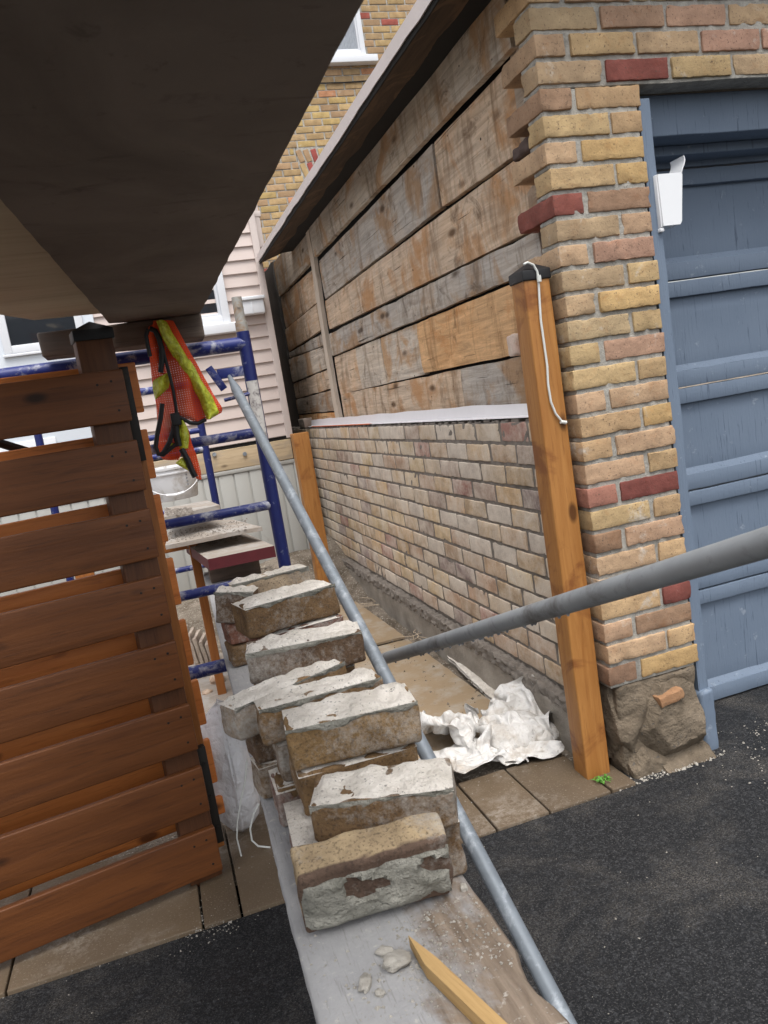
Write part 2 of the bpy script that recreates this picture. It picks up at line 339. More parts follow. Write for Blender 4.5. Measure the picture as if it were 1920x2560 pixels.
mv.set(Base_Color=mv.mix(mv.noise(_v, 18, 4), (.60, .045, .008), (.80, .095, .018)))
_w = mv.n('ShaderNodeVectorMath', operation='FRACTION'); mv.put(_w.inputs[0], mv.obj((150, 150, 150)))
_hx = mv.math('LESS_THAN', mv.math('ABSOLUTE', mv.math('SUBTRACT', mv.sep(_w.outputs[0], 0), .5)), .13)
_hz = mv.math('LESS_THAN', mv.math('ABSOLUTE', mv.math('SUBTRACT', mv.sep(_w.outputs[0], 2), .5)), .13)
_hole = mv.math('MULTIPLY', _hx, _hz)
mv.set(Alpha=mv.math('SUBTRACT', 1.0, _hole)); M_MESH = mv.m

# asphalt
ma = MT('asphalt', .82, spec=.35); v = ma.obj()
c = ma.mix(ma.noise(v, 3, 5), (.0045, .005, .0065), (.0095, .0105, .0125))
c = ma.mix(ma.ramp(ma.voro(v, 150, 'F1', 'Color'), [(.55, 0.0), (.95, .7)]), c, (.055, .056, .06))
c = ma.mix(ma.ramp(ma.noise(v, 240, 3, .7), [(.54, 0.0), (.68, .75)]), c, (.13, .128, .125))
c = ma.mix(ma.ramp(ma.noise(v, 130, 3, .7), [(.30, .8), (.46, 0.0)]), c, (.004, .004, .005))
pt = ma.ramp(ma.noise(v, 3.1, 7, .7, .5), [(.50, 0.0), (.72, 1.0)])
c = ma.mix(ma.math('MULTIPLY', pt, ma.ramp(ma.noise(v, 230, 5, .8), [(.46, 0.0), (.62, .85)])), c, (.22, .195, .165))
c = ma.mix(ma.ramp(ma.voro(v, 95), [(.05, .8), (.10, 0.0)]), c, (.22, .21, .195))
ma.set(Base_Color=c, Roughness=ma.ramp(ma.noise(v, 5, 4), [(.3, .60), (.7, .92)]))
b = ma.bump(ma.noise(v, 170, 4, .7), 1.0, .006); ma.bump(ma.voro(v, 130), .6, .004, b); M_ASPHALT = ma.m
mp = MT('tan_pavers', .75, spec=.35); v = mp.obj()
c = mp.mix(mp.noise(v, 3.5, 6, .6), (.080, .057, .037), (.160, .117, .075))
c = mp.mix(1.0, c, mp.attr(), 'MULTIPLY')
c = mp.mix(mp.ramp(mp.noise(v, 200, 3, .6), [(.60, 0.0), (.70, .55)]), c, (.34, .30, .25))
c = mp.mix(mp.math('MULTIPLY', mp.ramp(mp.noise(v, 2.7, 6, .6), [(.5, 0.0), (.72, .9)]), mp.ramp(mp.noise(v, 60, 4, .7), [(.42, 0.0), (.6, .8)])), c, (.40, .36, .31))
mp.set(Base_Color=c, Roughness=mp.ramp(mp.noise(v, 4, 4), [(.35, .45), (.65, .88)])); mp.bump(mp.noise(v, 120, 4, .6), .45, .003); M_PAVER = mp.m
M_DIRT = rough_mat('yard_dirt', (.115, .09, .065), (.30, .255, .205), 6, bs=1.0, bd=.03, fine=60, speck=(.46, .42, .36), speckcut=.60)
mq = MT('wet_plywood', .6, spec=.4); v = mq.obj()
c = mq.mix(mq.noise(v, 4, 6, .6, .5), (.25, .175, .10), (.37, .285, .19))
c = mq.mix(mq.ramp(mq.noise(v, 9, 6, .7), [(.47, 0.0), (.64, .8)]), c, (.38, .335, .275))
c = mq.mix(mq.ramp(mq.noise(v, 45, 4, .7), [(.64, 0.0), (.70, .8)]), c, (.13, .10, .075))
mq.set(Base_Color=c); mq.bump(mq.noise(v, 60, 5), .35, .004); M_WETPLY = mq.m
# blue door paint
md = MT('weathered_blue_paint', .62, spec=.35); v = md.obj(); vg = md.obj((60, 60, 3))
c = md.mix(md.noise(v, 5, 5), (.125, .165, .225), (.17, .215, .28))
c = md.mix(md.ramp(md.noise(vg, 2.0, 4, .7, .4), [(.30, .9), (.40, 0.0)]), c, (.06, .08, .12))
c = md.mix(md.ramp(md.noise(v, 22, 6, .7), [(.63, 0.0), (.70, .55)]), c, (.33, .37, .42))
md.set(Base_Color=c); b = md.bump(md.noise(vg, 2.5, 4, .7), .45, .003); md.bump(md.noise(v, 90, 4), .25, .002, b); M_DOOR = md.m
# plastics and sacks
def sack_mat(name, base, dirt, amt, trans=0.0, crease=.9, twist=1.5):
    m = MT(name, .45, spec=.45); v = m.obj()
    c = m.mix(m.noise(v, 12, 4), tuple(x*.93 for x in base), base)
    c = m.mix(m.ramp(m.noise(v, 7, 7, .7, .4), [(.70-amt, 0.0), (.86-amt, .7)]), c, dirt)
    c = m.mix(m.ramp(m.noise(v, 75, 4, .75), [(.62, 0.0), (.69, .6)]), c, tuple(x*.5 for x in dirt))
    m.set(Base_Color=c)
    if trans: m.set(Subsurface_Weight=.3); m.b.inputs['Subsurface Radius'].default_value = (.03, .03, .03)
    b = m.bump(m.noise(m.obj((1, 1, .6)), 16, 5, .6, twist), crease, .03); m.bump(m.voro(v, 26, 'DISTANCE_TO_EDGE'), .35, .02, b)
    return m.m
M_SACK = sack_mat('white_woven_sack', (.68, .665, .64), (.38, .315, .24), .20, 0.0, .6, .8)
M_BAG = sack_mat('clear_white_plastic', (.72, .71, .72), (.42, .37, .33), .14, .3, .45, .3)
M_BUCKET = plain('dirty_bucket_plastic', (.70, .71, .72), .5, var=.04, dirt=(.42, .385, .34), dirtamt=.25, bump=.1, dsc=9)
M_WEED = plain('weed_leaf', (.09, .28, .03), .6, var=.3, sc=60)
M_ROOT = plain('dry_root', (.42, .34, .25), .9, var=.2)
M_CHIP = rough_mat('mortar_chips', (.27, .25, .215), (.46, .43, .38), 30, rnd=True)
M_STICKER = plain('torn_label', (.55, .53, .50), .6, var=.1, dirt=(.10, .08, .09), dirtamt=.28, dsc=40)
M_ORANGE = plain('orange_membrane', (.62, .16, .06), .7)

# ------------------------------------------------------------------ ground
rnd = random.Random(5)
b = MB(); b.add([(-40, -40, 0), (40, -40, 0), (40, 1.937, 0), (-40, 1.937, 0)], [(0, 1, 2, 3)])
b.add([(1.19, 1.937, 0), (40, 1.937, 0), (40, 2.3, 0), (1.19, 2.3, 0)], [(0, 1, 2, 3)])
structure(b.build('driveway', M_ASPHALT))
b = MB()          # yard soil: a sheet to the far distance, heaped against the house
NX, NY = 90, 90
xs = [-40, -12] + [-4+5.6*i/(NX-1) for i in range(NX)] + [12, 40]; ys = [2.10+4.1*j/(NY-1) for j in range(NY)] + [14, 60]
def soil(x, y):
    h = -.012 + .012*nz(x, y, 0, 6) + .006*nz(x, y, 3, 25)
    h += .20*sm(4.6, 5.8, y)*sm(-.2, .9, x) + .05*sm(4.6, 5.7, y) + .05*sm(1.02, 1.17, x)*sm(3.2, 5.5, y)
    return h
V = [(x, y, soil(x, y)) for y in ys for x in xs]; nx = len(xs)
F = [(j*nx+i, j*nx+i+1, (j+1)*nx+i+1, (j+1)*nx+i) for j in range(len(ys)-1) for i in range(nx-1)]
b.add(V, F); structure(b.build('yard_ground', M_DIRT))
b = MB()          # paver strip along the threshold
edges = [-1.75, -1.17, -.573, -.1, .0, .24, .48, .735, .906, 1.115, 1.202]
for i, (x0, x1) in enumerate(zip(edges, edges[1:])):
    k = rnd.uniform(.85, 1.15); yb = 2.42 if x0 < .7 else (2.24 if x1 < 1.15 else 2.075)
    b.box(x0+.003, x1-.003, 1.938, yb, -.05, .008+rnd.uniform(0, .003), .004, (4, 4, 1), 0, (k, k*.99, k*.97), .0012, 8, i)
structure(b.build('paver_path', M_PAVER))

# ------------------------------------------------------------------ garage
garage = thing('garage', 'old yellow brick garage with stripped plank side wall, half rebuilt in brick, and blue door', 'garage', (1.187, 1.99, 0))
GM = Matrix.Translation((-1.187, -1.99, 0))
class GB(MB):
    def build(s, name, mats, parent=garage, **k):
        o = MB.build(s, name, mats, None, **k); o.parent = parent; 
        p = parent
        o.matrix_parent_inverse = Matrix.Translation((-1.187, -1.99, 0)) if parent is garage else Matrix.Identity(4)
        return o
YF, XG = 1.992, 1.187
PITCHZ = (2.222-.287)/28
Yl = (.465, .338, .195); Ol = (.41, .315, .20); Tn = (.465, .328, .218); Pk = (.43, .28, .205); Rd = (.22, .078, .066); Bn = (.31, .205, .14); Og = (.49, .335, .17); Br = (.27, .17, .115); Rp = (.33, .16, .125)
PAL = dict(Y=Yl, O=Ol, T=Tn, P=Pk, R=Rd, B=Bn, G=Og, N=Br, Q=Rp)
rows = {-6: 'YT', -5: 'TY', -4: 'YO', -3: 'TP', -2: 'OY', -1: 'YT', 0: 'OP', 1: 'TY', 2: 'OR', 3: 'BY', 4: 'YY', 5: 'TG', 6: 'YG', 7: 'RB', 8: 'OT', 9: 'TP', 10: 'OY', 11: 'TG', 12: 'OY', 13: 'YP', 14: 'YY', 15: 'TT', 16: 'YG', 17: 'YT', 18: 'TY', 19: 'QR', 20: 'YY', 21: 'NT', 22: 'TY', 23: 'TY', 24: 'YR', 25: 'TB', 26: 'TY', 27: 'BG'}
b = GB(); rb = random.Random(11)
def jit(c, k=.12):
    f = 1+rb.uniform(-k, k); return (c[0]*f, c[1]*f*(1+rb.uniform(-.04, .04)), c[2]*f)
HB = PITCHZ-.0125
def fb(x0, x1, y0, y1, zt, c, n=(16, 5, 4), zb_=None):
    b.box(x0, x1, y0, y1, (zt-HB) if zb_ is None else zb_, zt, .0030, n, 0, c, .0022, 95, rb.random()*90, chip=.006)
for r_, cc in rows.items():
    zt = 2.222-r_*PITCHZ; ev = r_ % 2 == 0; j = lambda a=.003: rb.uniform(-a, a)
    up = r_ < 3; x_end = 3.9 if up else 1.503
    yj = YF+j()
    hdr = .092 if r_ < 14 else .097
    if ev:
        fb(XG+j(), XG+.205+j(), yj, yj+hdr, zt, jit(PAL[cc[0]])); x = XG+.218
        if not up: fb(x, x_end+j(.005), YF+j(), YF+.09, zt, jit(PAL[cc[1]]), (6, 4, 3))
    else:
        L = .21 if r_ < 14 else .20
        fb(XG+j(), XG+.095+j(), yj, yj+L+j(.008), zt, jit(PAL[cc[0]]), (5, 10, 3)); x = XG+.113
        if not up: fb(x, x_end+j(.005), YF+j(), YF+.09, zt, jit(PAL[cc[1]]))
    if up:
        k = 0
        while x < x_end:
            c = PAL[cc[1]] if k == 0 else rb.choice([Yl, Yl, Tn, Ol, Tn, Pk])
            fb(x, x+.203, YF+j(), YF+.09, zt+j(.001), jit(c)); x += .2155; k += 1
# mortar cores set back from the brick faces
z_lo = .29
b.box(XG+.008, 1.494, YF+.007, YF+.088, z_lo, 2.014, .003, (3, 1, 20), 1, amp=.003, fr=30)
b.box(XG+.008, 3.9, YF+.007, YF+.088, 2.018, 2.222+6*PITCHZ, .003, (20, 1, 6), 1, amp=.003, fr=30)
for r_ in range(-6, 28):        # bedding mortar kept in the toothing
    zt = 2.222-r_*PITCHZ-HB
    b.box(XG+.006, XG+.088, YF+.01, YF+(.097 if r_ < 14 else .11)+rb.uniform(-.01, .012), zt-.0125, zt+.0005, .003, (3, 3, 1), 1, amp=.004, fr=60, seed=r_)
b.build('front_brickwork', [M_BRICK, M_MORTAR])
# loose half brick left in the toothing and a brick end standing out behind the post
b = GB(); b.box(XG+.005, XG+.08, 2.10, 2.205, 1.888, 1.932, .012, (5, 5, 3), 0, (.10, .075, .07), .010, 25, 4); b.build('broken_brick', M_BRICK)
b = GB(); b.box(1.205, 1.262, 2.36, 2.42, 1.33, 1.40, .008, (4, 4, 4), 0, (.62, .47, .42), .004, 40, 2); b.build('brick_end', M_BRICK_SIDE)
# inner timber corner stud and returning wall behind the toothing
b = GB(); b.box(1.262, 1.30, YF+.100, YF+.27, 1.0, 2.5, .003, (1, 1, 12), 0, (.72, .66, .6), .003, 12); b.build('corner_stud', M_OLD)
# rubble stone base
def chiselled(b, x0, x1, y0, y1, za, zb0, planes, n=(26, 10, 26), amp=.006, seed=0):
    c = Vector(((x0+x1)/2, (y0+y1)/2, (za+zb0)/2)); V, F = rbox((x1-x0)/2, (y1-y0)/2, (zb0-za)/2, .012, n); out = []
    for p in V:
        q = Vector(p)
        for nv, dd in planes:
            nv = Vector(nv).normalized(); e = q.dot(nv)-dd
            if e > 0: q = q-nv*e
        q = q+c; q = q+noise.noise_vector(q*16+Vector((seed, 0, 0)))*amp+noise.noise_vector(q*55)*amp*.4; out.append(q)
    b.add(out, F)
b = GB()
chiselled(b, 1.262, 1.482, YF-.040, YF+.06, .012, .272, [((-.75, -.5, .45), .085), ((-.6, -.7, -.35), .078), ((.25, -.9, .35), .062), ((.1, -.75, -.65), .085), ((.8, -.5, .6), .135)], seed=2)
chiselled(b, 1.196, 1.30, YF-.012, YF+.09, .03, .284, [((-.4, -.9, .3), .045), ((.5, -.8, -.3), .05), ((-.5, -.6, -.6), .075)], (14, 10, 26), seed=5)
chiselled(b, 1.215, 1.36, YF-.028, YF+.05, -.03, .085, [((.3, -.7, .65), .035), ((-.5, -.6, .6), .05)], (16, 8, 12), seed=9)
chiselled(b, 1.315, 1.495, YF-.058, YF+.05, -.03, .038, [((0, -.6, .8), .025)], (18, 8, 8), seed=12)
chiselled(b, 1.205, 1.492, YF+.004, YF+.09, -.03, .288, [], (26, 6, 26), .012, seed=15)
b.build('stone_base', M_STONE, ang=32)
b = GB(); b.box(1.325, 1.41, YF-.043, YF-.0, .212, .243, .003, (7, 3, 3), 0, (.34, .20, .115), .004, 60, 3, Matrix.Translation((1.36, 0, .225)) @ Matrix.Rotation(R(-9), 4, 'Y') @ Matrix.Translation((-1.36, 0, -.225))); b.build('brick_fragment', M_BRICK)
# rebuilt brick side wall
b = GB(); rs = random.Random(21); NR = 12; z0, z1_ = .198, 1.116; pz = (z1_-z0)/NR
SP = [(.55, .425, .29), (.57, .42, .265), (.52, .40, .275), (.47, .355, .26), (.59, .47, .305), (.49, .35, .26), (.39, .30, .255), (.57, .475, .37), (.53, .385, .265), (.60, .48, .325)]
for r_ in range(NR):
    y = 2.105+(.0 if r_ % 2 else -.107); zb0 = z0+r_*pz
    while y < 7.0:
        c = rs.choice(SP); u = rs.random()
        if u < .03: c = (.40, .23, .20)
        elif u < .08: c = (.30, .235, .23)
        elif u < .24: c = (.60, .54, .48)
        f = rs.uniform(.88, 1.12); L = .205; dx = rs.uniform(-.004, .002)
        y0 = max(y, 2.10)
        b.box(XG+dx, XG+.09, y0+.006, y+L-.001+rs.uniform(-.004, .003), zb0+rs.uniform(.004, .008), zb0+pz-rs.uniform(.004, .006), .0040, (4, 8, 3) if y < 4 else (1, 2, 1), 0, (c[0]*f, c[1]*f, c[2]*f), .0022 if y < 5 else 0, 70, rs.random()*90, chip=.004 if y < 4 else 0)
        y += .2135
b.box(XG+.0032, XG+.088, 2.10, 7.0, z0-.01, z1_-.004, .002, (1, 160, 30), 1, amp=.0028, fr=45)
for y in range(60):             # mortar dabs left on top of the last course
    yy = 2.15+y*.08; b.box(XG+.01, XG+.075, yy, yy+rs.uniform(.03, .07), z1_-.006, z1_+rs.uniform(.002, .008), .004, (3, 3, 1), 1, amp=.006, fr=50, seed=y)
b.build('side_brickwork', [M_BRICK_SIDE, M_MORTAR_NEW])
# concrete footing with spilled mortar ledge
b = GB(); b.box(1.150, 1.30, 2.12, 7.0, -.05, .150, .012, (4, 90, 6), 0, (1, 1, 1), .010, 7)
b.box(1.146, 1.20, 2.14, 7.0, .145, .190, .004, (6, 420, 5), 1, (1, 1, 1), .013, 48, 3)
b.build('concrete_footing', [M_CONC, M_MORTAR_NEW], ang=50)
# white membrane
b = GB(); V = []; F = []; N = 90
for i in range(N+1):
    y = 2.2+3.75*i/N; h = 1.175+.005*nz(y, 0, 0, 4)-.010*sm(2.8, 2.2, y)
    for k, (xx, zz) in enumerate(((1.195, z1_+.010), (1.228+.004*nz(y, 1, 0, 6), z1_+.014), (1.236+.005*nz(y, 2, 0, 5), h), (1.239+.005*nz(y, 2, 0, 5), h), (1.240, z1_))):
        V.append((xx, y, zz))
for i in range(N):
    for k in range(4): F.append((i*5+k, i*5+k+1, (i+1)*5+k+1, (i+1)*5+k))
b.add(V, F); b.build('membrane', M_FLASH)
b = GB(); V = []; F = []
for i in range(41):
    y = 4.2+1.6*i/40; w0 = .004+.006*abs(nz(y, 0, 3, 7)); V += [(1.196-w0*.3, y, z1_+.012), (1.204+w0, y, z1_+.013), (1.204+w0, y, z1_+.010), (1.196-w0*.3, y, z1_+.009)]
for i in range(40):
    for k in range(4): F.append((i*4+k, i*4+(k+1) % 4, (i+1)*4+(k+1) % 4, (i+1)*4+k))
b.add(V, F); b.build('mesh_tie', M_ORANGE)
# plank sheathing
def plank(y0, y1, zb0, zb1, zt0, zt1, tint, dx=0.0, th=.028, seed=0, wav=.004):
    b = GB(); n = max(8, int((y1-y0)/.035)); mm = 6; V = []; F = []
    for i in range(n+1):
        t = i/n; y = y0+(y1-y0)*t
        ye = y
        bo = zb0+(zb1-zb0)*t+wav*nz(y, seed, 1, 4)+wav*.5*nz(y, seed, 2, 17); to = zt0+(zt1-zt0)*t+wav*nz(y, seed, 3, 4)+wav*.5*nz(y, seed, 4, 17)
        for k in range(mm+1):
            s_ = k/mm; z = bo+(to-bo)*s_; e = .003 if k in (0, mm) else 0
            x = 1.26+dx+e+.0035*nz(y, z, seed, 3)+.0012*nz(y*.3, z*6, seed, 8)
            V.append((x, y+(.004*nz(z, seed, 9, 9) if i in (0, n) else 0), z))
        V.append((1.26+dx+th, y, to)); V.append((1.26+dx+th, y, bo))
    w_ = mm+3
    for i in range(n):
        for k in range(w_): F.append((i*w_+k, (i+1)*w_+k, (i+1)*w_+(k+1) % w_, i*w_+(k+1) % w_))
    F.append(tuple(range(w_))); F.append(tuple(reversed(range(n*w_, n*w_+w_))))
    b.add(V, F, 0, tint); return b.build('sheathing_plank', M_OLD, ang=40)
g1 = (.92, .90, .86); og = (1.22, .84, .50); gr = (.86, .86, .86); wm = (1.12, .97, .82); dk = (.74, .70, .66); pl = (1.10, 1.06, 1.0)
A, B_, C_, D_, E_, BT = 2.2, 1.935, 1.69, 1.572, 1.325, 1.10
plank(2.20, 5.00, 2.212, 2.200, 2.46, 2.46, g1, -.028, seed=1)
plank(2.945, 5.00, 1.952, 1.935, 2.190, 2.172, gr, 0, seed=2)
plank(2.20, 2.935, 1.940, 1.955, 2.200, 2.190, wm, .004, seed=3)
plank(2.20, 5.02, 1.700, 1.745, 1.930, 1.925, wm, .002, seed=4, wav=.003)
plank(2.20, 5.02, 1.583, 1.575, 1.690, 1.715, gr, -.010, seed=5, wav=.006)
plank(3.405, 3.98, 1.336, 1.330, 1.567, 1.567, pl, .002, seed=6); plank(3.985, 4.475, 1.330, 1.327, 1.567, 1.566, pl, .0, seed=7); plank(4.48, 5.02, 1.327, 1.322, 1.566, 1.565, wm, .003, seed=8)
plank(2.20, 3.395, 1.337, 1.341, 1.570, 1.565, og, -.004, seed=9)
plank(2.985, 5.02, BT, BT, 1.326, 1.322, wm, .003, seed=10); plank(2.20, 2.978, BT, BT, 1.328, 1.326, gr, 0, seed=11)
plank(5.17, 6.46, 2.205, 2.190, 2.46, 2.46, g1, -.010, seed=12); plank(5.17, 6.47, 1.955, 1.94, 2.165, 2.185, wm, .004, seed=13)
plank(5.17, 6.50, 1.775, 1.75, 1.945, 1.932, wm, 0, seed=14); plank(5.17, 6.52, 1.665, 1.70, 1.745, 1.742, gr, .002, seed=15, wav=.008)
plank(5.17, 6.56, 1.515, 1.498, 1.658, 1.69, pl, -.003, seed=16); plank(5.17, 6.56, 1.375, 1.36, 1.503, 1.488, wm, .002, seed=17)
plank(5.17, 6.56, 1.22, 1.23, 1.362, 1.352, dk, 0, seed=18); plank(5.17, 6.56, BT, BT, 1.21, 1.22, og, .004, seed=19)
b = GB(); V = []; F = []
zs = [1.10+.068*i for i in range(21)]
for z in zs:
    o = .02*math.sin((z-1.1)*4)+.006*nz(z, 0, 0, 9); hw = .047+.006*nz(z, 5, 0, 7)
    for (xx, yy) in ((1.236, -hw), (1.236, hw), (1.262, hw), (1.262, -hw)): V.append((xx+.003*nz(z, yy, 0, 8), 5.095+o+yy, z))
for i in range(len(zs)-1):
    for k in range(4): F.append((i*4+k, i*4+(k+1) % 4, (i+1)*4+(k+1) % 4, (i+1)*4+k))
b.add(V, F); b.build('batten', M_BATTEN, ang=40)
b = GB(); b.box(1.296, 1.33, 2.19, 7.1, .2, 2.5, .002); b.build('tar_paper', M_FELT)
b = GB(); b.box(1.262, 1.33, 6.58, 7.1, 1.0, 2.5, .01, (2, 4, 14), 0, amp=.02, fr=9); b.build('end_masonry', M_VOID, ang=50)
# eave: soffit board, rough black felt edge, fascia, roof deck
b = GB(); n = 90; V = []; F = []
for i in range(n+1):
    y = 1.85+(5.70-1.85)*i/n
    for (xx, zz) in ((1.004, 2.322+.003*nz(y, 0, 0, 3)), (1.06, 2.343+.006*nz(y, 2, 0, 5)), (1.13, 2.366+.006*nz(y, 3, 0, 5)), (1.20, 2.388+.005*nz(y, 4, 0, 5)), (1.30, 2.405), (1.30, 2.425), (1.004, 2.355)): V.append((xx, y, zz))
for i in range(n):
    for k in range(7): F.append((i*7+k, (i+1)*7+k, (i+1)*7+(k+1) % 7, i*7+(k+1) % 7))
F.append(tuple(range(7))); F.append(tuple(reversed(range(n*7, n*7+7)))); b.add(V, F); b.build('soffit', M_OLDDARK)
b = GB(); V = []; F = []
for i in range(n+1):
    y = 1.85+(5.66-1.85)*i/n; lo = 2.332+.007*nz(y, 1, 0, 2.5)+.004*nz(y, 7, 0, 9)
    V += [(.990, y, lo), (.984+.002*nz(y, 4, 0, 5), y, 2.372), (1.003, y, 2.376), (1.002, y, lo+.006)]
for i in range(n):
    for k in range(4): F.append((i*4+k, (i+1)*4+k, (i+1)*4+(k+1) % 4, i*4+(k+1) % 4))
F.append((0, 1, 2, 3)); F.append((n*4+3, n*4+2, n*4+1, n*4)); b.add(V, F); b.build('fascia', M_FASCIA)
b = GB(); V = []; F = []
for i in range(n+1):
    y = 1.85+(5.67-1.85)*i/n
    V += [(.998, y, 2.316+.005*nz(y, 1, 0, 6)), (.998, y, 2.350), (1.0035, y, 2.350), (1.0035, y, 2.316+.005*nz(y, 1, 0, 6))]
for i in range(n):
    for k in range(4): F.append((i*4+k, (i+1)*4+k, (i+1)*4+(k+1) % 4, i*4+(k+1) % 4))
b.add(V, F); b.build('felt_edge', M_FELT)
b = GB(); b.add([(1.0, 1.85, 2.378), (5.0, 1.85, 2.66), (5.0, 5.66, 2.66), (1.0, 5.66, 2.378), (1.0, 1.85, 2.362), (5.0, 1.85, 2.64), (5.0, 5.66, 2.64), (1.0, 5.66, 2.362)], [(0, 1, 2, 3), (7, 6, 5, 4), (0, 4, 5, 1), (1, 5, 6, 2), (2, 6, 7, 3), (3, 7, 4, 0)]); b.build('roof', M_FELT, smooth=False)
# door frame and sectional door
b = GB()
V = []; F = []; zs = [-.02+.05*i for i in range(41)]
for z in zs:
    o = .006*nz(z, 0, 0, 5)-.012*sm(.35, .05, z)
    for (xx, yy) in ((1.503, 2.004), (1.541+o, 2.004), (1.545+o, 2.012), (1.545+o, 2.42), (1.503, 2.42)): V.append((xx, yy+.002*nz(z, xx, 0, 8), z))
for i in range(40):
    for k in range(5): F.append((i*5+k, i*5+(k+1) % 5, (i+1)*5+(k+1) % 5, (i+1)*5+k))
b.add(V, F); b.box(1.50, 3.8, 2.085, 2.42, 1.898, 2.016, .004, (30, 2, 3), 0, amp=.003, fr=8)
b.box(1.545, 3.8, 2.18, 2.42, 1.868, 1.898, .004, (30, 2, 2))
b.box(1.495, 1.548, 1.985, 2.03, -.02, .20, .012, (3, 3, 8), 0, amp=.004, fr=30)
b.build('door_frame', M_DOOR)
door = bpy.data.objects.new('garage_door', None); COL.objects.link(door); door.parent = garage; door.matrix_parent_inverse = Matrix.Translation((-1.187, -1.99, 0))
YD = 2.26; ZK = YD/2.08; XS = on(1, YD, 1727, 1279).x
cuts = [1.27+(q_-1.27)*ZK for q_ in (.105, .493, .82, 1.147, 1.474, 1.801, 2.0)]
for i, (za, zb0) in enumerate(zip(cuts, cuts[1:])):
    b = MB(); x0, x1 = 1.548, 3.7; za += .003; zb0 -= .003; rt, rbm = .051, .055
    if i == 5: rt = .02
    b.box(x0, x1, YD, YD+.04, zb0-rt, zb0, .003, (40, 2, 2), 0, amp=.0015, fr=20, seed=i)
    b.box(x0, x1, YD, YD+.04, za, za+rbm, .003, (40, 2, 2), 0, amp=.0015, fr=20, seed=i+9)
    for xs0, xs1 in ((x0, XS), (x0+1.04, x0+1.11), (x1-.05, x1)): b.box(xs0, xs1, YD+.0015, YD+.04, za+rbm, zb0-rt, .002)
    b.box(x0+.001, x1-.001, YD+.010, YD+.0405, za+.020, za+.024, .001)
    b.add([(XS, YD+.004, za+rbm), (x1, YD+.004, za+rbm), (x1, YD+.022, za+rbm+.020), (XS, YD+.022, za+rbm+.020)], [(0, 1, 2, 3)])
    o = b.build('door_rail', M_DOOR, door)
    b = MB(); b.box(x0+.03, x1-.05, YD+.022, YD+.034, za+rbm-.004, zb0-rt+.004, .002, (40, 1, 4), 0, amp=.0025, fr=7, seed=i); b.build('door_panel', M_DOOR, door)
b = GB(); b.box(3.7, 4.1, 2.0, 2.42, 0, 2.02, .003); b.build('door_jamb', M_DOOR)

# white plastic scoop fixed to the jamb
sc = thing('plastic_scoop_holder', 'white plastic scoop with curled lip fixed on the blue door jamb', 'scoop', (1.53, 2.022, 1.62))
def trap(b, x0t, x1t, x0b, x1b, y0, y1, zt, zb0):
    V = [(x0b, y0, zb0), (x1b-.006, y0, zb0), (x1b, y0, zb0+.008), (x1t, y0, zt-.005), (x1t-.004, y0, zt), (x0t, y0, zt)]; n = len(V)
    V += [(a, y1, c) for a, _, c in V]
    F = [tuple(range(n)), tuple(reversed(range(n, 2*n)))]+[(i, i+n, (i+1) % n+n, (i+1) % n) for i in range(n)]
    b.add(V, F)
b = MB(); trap(b, .0, .085, .004, .068, -.035, -.031, .147, .003); trap(b, .0, .085, .004, .068, .026, .030, .147, .003)
b.box(-.002, .004, -.031, .026, .0, .147, .001); b.box(.006, .066, -.031, .026, .003, .007, .001)
V = []; F = []
prof = [(.068, .008), (.0845, .145), (.092, .160), (.099, .172), (.1015, .183), (.099, .193)]
for (xx, zz) in prof: V += [(xx, -.033, zz), (xx, .028, zz), (xx-.003, .028, zz), (xx-.003, -.033, zz)]
for i in range(len(prof)-1):
    for k in range(4): F.append((i*4+k, i*4+(k+1) % 4, (i+1)*4+(k+1) % 4, (i+1)*4+k))
F += [(0, 1, 2, 3), tuple(range(len(V)-1, len(V)-5, -1))]; b.add(V, F); b.build('scoop_body', M_WHITEPL, sc, ang=50)
b = MB(); b.box(-.004, .010, -.03, .026, -.012, .0, .003); b.build('bracket', M_WHITEPL, sc)

# ------------------------------------------------------------------ posts, rope
gp = thing('gate_post', 'tall orange stained square post with black cap standing against the brick pier', 'post', (1.13, 2.07, 0))
b = MB(); b.box(-.041, .041, -.041, .041, 0, 1.535, .005, (2, 2, 30), 0, amp=.0015, fr=6); b.build('post', M_POST, gp)
b = MB(); b.box(-.045, .045, -.045, .045, 1.522, 1.552, .004); b.add([(-.044, -.044, 1.551), (.044, -.044, 1.551), (.044, .044, 1.551), (-.044, .044, 1.551), (0, 0, 1.578)], [(0, 1, 4), (1, 2, 4), (2, 3, 4), (3, 0, 4)]); b.build('post_cap', M_BLACK, gp)
b = MB(); pts = []
for (x, y) in ((1131, 571), (1140, 567), (1152, 572), (1160, 586), (1163, 600), (1165, 640), (1168, 690), (1175, 740), (1182, 790), (1184, 830), (1190, 868), (1200, 893), (1215, 912)):
    p = P(1, 2.022, x, y); pts.append(p)
b.tube(pts, .0033, 8); b.tube([pts[4]+Vector((0, -.003, .006)), pts[4]+Vector((0, -.003, -.012))], .0065, 8); b.tube([pts[-1]+Vector((-.006, 0, .002)), pts[-1]+Vector((.012, .0, -.003))], .0055, 8)
tag(b.build('cord', M_ROPE), 'thin white knotted cord hanging down the face of the orange post', 'cord')
b = MB(); pA = P(1, 5.0, 632, 938); pB = P(1, 5.0, 661, 938); zt = pA.z
b.box(pA.x, pA.x+.105, 5.0, 5.10, .10, zt, .004, (2, 2, 14), 0, amp=.002, fr=6)
tag(b.build('wooden_post', M_POST), 'short capless square wooden post against the far end of the rebuilt wall', 'post')

